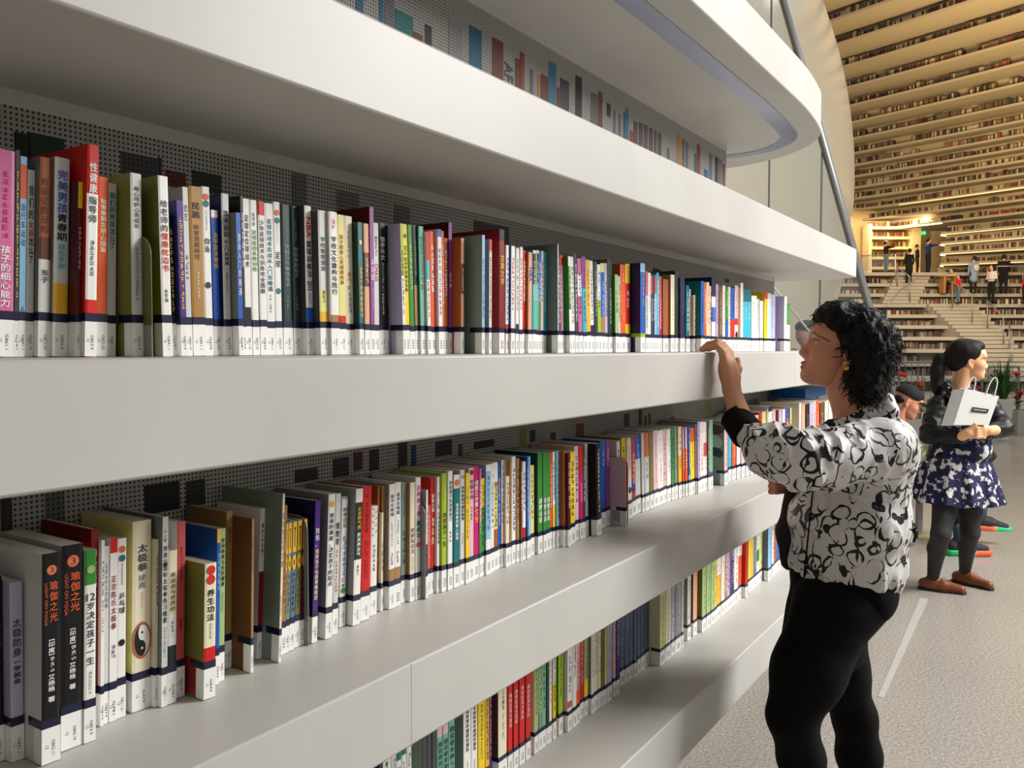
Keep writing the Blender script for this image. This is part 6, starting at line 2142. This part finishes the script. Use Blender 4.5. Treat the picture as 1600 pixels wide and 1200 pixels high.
# hand rails on the terraces
def rail(lst, y, label, posts=None, r=.028):
    P = [at_y(px, py, yy) for (px, py, yy) in lst]; e = empty('handrail', (P[0].x, P[0].y, 0)); T = Vector(e.location)
    mb = MB(); mb.tube(P, r, 8); mb.build('rail_tube', M_STEEL, e, color=False, smooth=True).location = -T
    for (px, py, pyb, yy) in posts or []:
        a, b = at_y(px, py, yy), at_y(px, pyb, yy)
        mb = MB(); mb.tube([a, b], r * .95, 8); mb.build('post', M_STEEL, e, color=False, smooth=True).location = -T
    tag(e, label, 'handrail')
rail([(1488, 440, 35.2), (1519, 461, 34.0)], 0, 'steel handrail just in front of the child in a red coat', [(1488, 440, 481, 35.2), (1519, 461, 503, 34.0)])
rail([(1543, 469, 33.6), (1568, 497, 32.0)], 0, 'steel handrail halfway down the middle stairs of the terraces', [(1543, 469, 513, 33.6), (1568, 497, 540, 32.0)])
rail([(1577, 508, 31.4), (1581, 535, 30.0)], 0, 'steep steel handrail low on the terrace stairs', [(1577, 508, 556, 31.4), (1581, 535, 575, 30.0)])
rail([(1558, 416, 36.0), (1615, 416, 36.0)], 0, 'level steel handrail in front of the dark-clothed standing person', [(1558, 416, 456, 36.0), (1598, 416, 456, 36.0)])
rail([(1402, 416, 36.8), (1422, 433, 36.0)], 0, 'steel handrail by the crouching figure at the top of the stairs', [(1402, 416, 448, 36.8), (1422, 433, 472, 36.0)])
rail([(1385, 480, 35.0), (1405, 455, 35.6), (1428, 438, 36.2), (1434, 434, 36.4)], 0, 'curving wall rail on the left-hand flight of the terraces', None, .02)
e = empty('landing_balustrade', (17, 37.3, lz)); T = Vector(e.location)
for px in (1361, 1399, 1417): mb = MB(); mb.tube([at_y(px, 397, 37.3), at_y(px, 425, 37.3)], .03, 6); mb.build('post', M_STEEL, e, color=False).location = -T
mb = MB(); mb.tube([at_y(1345, 400, 37.3), at_y(1417, 396, 37.3)], .025, 6); mb.build('rail_tube', M_STEEL, e, color=False).location = -T
a, b = at_y(1345, 423, 37.32), at_y(1417, 399, 37.32); mb = MB(); mb.box(a.x, b.x, 37.31, 37.33, a.z, b.z); mb.build('glass_pane', MATS['clear_glass'], e, color=False).location = -T
tag(e, 'glass balustrade with steel posts on the lit landing', 'balustrade')

# people on the terraces
blk, nvy, wht, dnm = cloth('black', (.05, .05, .06)), cloth('navy', (.08, .12, .38)), cloth('white', (.85, .84, .86)), cloth('denim', (.52, .60, .74))
jean, bge, red_ = cloth('jeans', (.38, .47, .52)), cloth('beige', (.80, .74, .62)), cloth('red', (.85, .10, .18))
Q = math.radians
figure(1384, 423, 37.6, 1.45, 0, blk, jean, arms='out', hat=cloth('cap_white', (.85, .8, .7)), label='person in black top, blue jeans and pale hat on the lit landing', z=lz)
figure(1420, 440, 36.9, 1.50, Q(100), blk, blk, long=.35, label='person in a long black coat seen from behind at the top of the stairs', z=TIER * 9)
figure(1433, 422, 38.6, 1.42, Q(-20), blk, blk, label='person in a black tracksuit top standing in the doorway', z=lz)
figure(1450, 417, 38.2, 1.65, 0, nvy, blk, arms='out', label='person in bright navy jacket with raised arms beside the doorway', z=lz)
figure(1487, 442, 36.6, 1.45, Q(200), bge, blk, sit=True, arms='front', label='person in pale shirt sitting bent over a wooden table', z=TIER * 8)
figure(1497, 474, 35.6, 1.22, Q(180), red_, jean, label='child in a red coat and blue jeans on the terrace stairs', z=TIER * 7, arms='front', hat=cloth('knit', (.6, .55, .52)))
figure(1521, 440, 36.2, 1.58, Q(95), dnm, blk, long=.32, bag=True, label='person in a long light denim coat carrying a cream backpack', z=TIER * 8)
figure(1549, 455, 35.6, 1.62, Q(195), wht, blk, long_hair=True, label='long-haired person in white blouse and black trousers on the terrace', z=TIER * 7, arms='mid')
figure(1568, 440, 36.3, 1.66, Q(60), blk, blk, label='person all in black standing behind the level steel handrail', z=TIER * 8, arms='mid')
figure(1602, 455, 35.4, 1.3, Q(180), red_, blk, label='child in red at the edge of the view on the terrace', z=TIER * 7)
m = at_y(1255, 525, 7.0)
figure(1255, 800, 8.5, 1.72, Q(200), cloth('pale_blue', (.55, .62, .68)), blk, hair=(.16, .16, .16), skin=(.66, .48, .40), dome=True, arms='front', res=.012, z=0, label='grey-haired person seen through the glass balustrade')
# small table of the sitting person
p = at_y(1480, 440, 36.3); e = empty('table', (p.x, p.y, TIER * 8)); wd = mat('oak', (.68, .48, .26), .6)
mb = MB(); mb.box(-.45, .35, -.25, .25, .70, .74); mb.build('table_top', wd, e, color=False)
for x in (-.2, .25): mb = MB(); mb.box(x - .05, x + .05, -.2, .2, 0, .70); mb.build('leg', wd, e, color=False)
tag(e, 'small oak table on the terrace in front of the sitting person', 'table')

# ================================================================ planters and barrier on the hall floor
def blade_plant(c, n, L, name, label, seed, pot=True, cols=((.10, .26, .08), (.16, .36, .12), (.22, .42, .18))):
    r = random.Random(seed); e = empty('potted_plant', (c.x, c.y, 0))
    H = .66
    if pot:
        mb = MB(); mb.lathe([(.0, 0), (.085, 0), (.09, .01), (.15, H - .03), (.158, H - .02), (.158, H), (.140, H), (.135, H - .05), (0, H - .05)], (0, 0, 0), 24)
        mb.build('pot', mat('white_glazed_pot', (.85, .85, .84), .25), e, smooth=True, color=False)
        mb = MB(); mb.lathe([(0, H - .049), (.134, H - .05)], (0, 0, 0), 16); mb.build('soil', mat('soil', (.16, .11, .08), .9), e, color=False)
    else: H = .30
    for i in range(n):
        a = r.uniform(0, 2 * PI); l = L * r.uniform(.6, 1.05); lean = r.uniform(.1, 1.0); w = .014
        mb = MB(); pts = []
        for k in range(6):
            t = k / 5; rr = .03 + l * lean * .55 * t ** 1.4; z = H - .05 + l * (t * (1.05 - .25 * lean)) - l * lean * .55 * t ** 3
            pts.append((Vector((rr * math.cos(a), rr * math.sin(a), z)), w * (1 - t ** 2) + .001))
        sd = Vector((-math.sin(a), math.cos(a), 0)); c_ = r.choice(cols)
        for k in range(5):
            (p, w0), (q, w1) = pts[k], pts[k + 1]; up = Vector((0, 0, -.004))
            mb.quad(tuple(p - sd * w0), tuple(p + up), tuple(q + up), tuple(q - sd * w1), c_); mb.quad(tuple(p + up), tuple(p + sd * w0), tuple(q + sd * w1), tuple(q + up), c_)
        mb.build('leaf', mat('plant_leaf', (.2, .4, .15), .45, attr='Col'), e)
    tag(e, label, 'plant'); return e
pc = at_z(1566, 688, 0)
blade_plant(pc, 120, .80, 'potted_plant', 'spiky green plant in a tall white pot beside the ponytailed woman', 3)
def flower_box(px, y, n, seed, label, wid=.9):
    r = random.Random(seed); c = at_y(px, 600, y); e = empty('flower_planter', (c.x, c.y, 0))
    mb = MB(); mb.box(-wid / 2, wid / 2, -.14, .14, 0, .42); o = mb.build('planter_box', mat('pale_planter', (.72, .72, .70), .4), e, color=False)
    for i in range(n):
        x, yy, z = r.uniform(-wid / 2, wid / 2), r.uniform(-.14, .14), r.uniform(.55, 1.08)
        mb = MB(); mb.tube([(x, yy, .42), (x + r.uniform(-.04, .04), yy, z)], .006, 4, (.15, .35, .12))
        for k in range(12):
            a = r.uniform(0, 6.3); q = Vector((x, yy, r.uniform(.45, z))); d_ = Vector((math.cos(a), math.sin(a), r.uniform(-.2, .5))) * r.uniform(.08, .15); s_ = Vector((-math.sin(a), math.cos(a), 0)) * .03
            mb.quad(tuple(q), tuple(q + d_ * .5 - s_), tuple(q + d_), tuple(q + d_ * .5 + s_), r.choice([(.14, .34, .12), (.2, .42, .16), (.35, .5, .3)]))
        mb.build('stem', mat('plant_leaf'), e)
        if i % 3 == 0:
            s_ = SDF(); R_ = r.uniform(.035, .055); s_.ell((x, yy, z), (R_, R_, R_ * .8), .01); s_.build('blossom', .012, mat('red_petals', (.85, .14, .14), .6), e, disp=lambda V: .010 * vnoise(V * 60, 2))
    tag(e, label, 'planter')
flower_box(1526, 14.2, 26, 4, 'planter of red flowers just behind the paper bag', .8)
flower_box(1402, 12.4, 26, 6, 'planter of red flowers behind the cap of the seated man', .9)
flower_box(1612, 14.2, 22, 8, 'planter of leafy red flowers at the edge beyond the white pot', .6)
def barrier(px0, px1, y, pyt, label):
    a, b = at_y(px0, pyt, y), at_y(px1, pyt, y); e = empty('barrier', ((a.x + b.x) / 2, y, 0)); T = Vector(e.location)
    mb = MB(); mb.tube([a, b], .022, 8); mb.tube([Vector((a.x, y, .12)), Vector((b.x, y, .12))], .015, 6); mb.build('rail_tube', mat('painted_steel', (.55, .55, .53), .5), e, color=False).location = -T
    n = max(2, int((b.x - a.x) / .11))
    for i in range(n + 1):
        x = a.x + (b.x - a.x) * i / n; r = .022 if i in (0, n) else .007
        mb = MB(); mb.tube([(x, y, 0), (x, y, a.z)], r, 6); mb.build('baluster', MATS['painted_steel'], e, color=False).location = -T
    tag(e, label, 'barrier')
barrier(1405, 1475, 16, 566, 'grey steel barrier with thin bars behind the seated man')
barrier(1535, 1592, 16, 573, 'grey steel barrier with thin bars behind the spiky plant')
print('scene built')
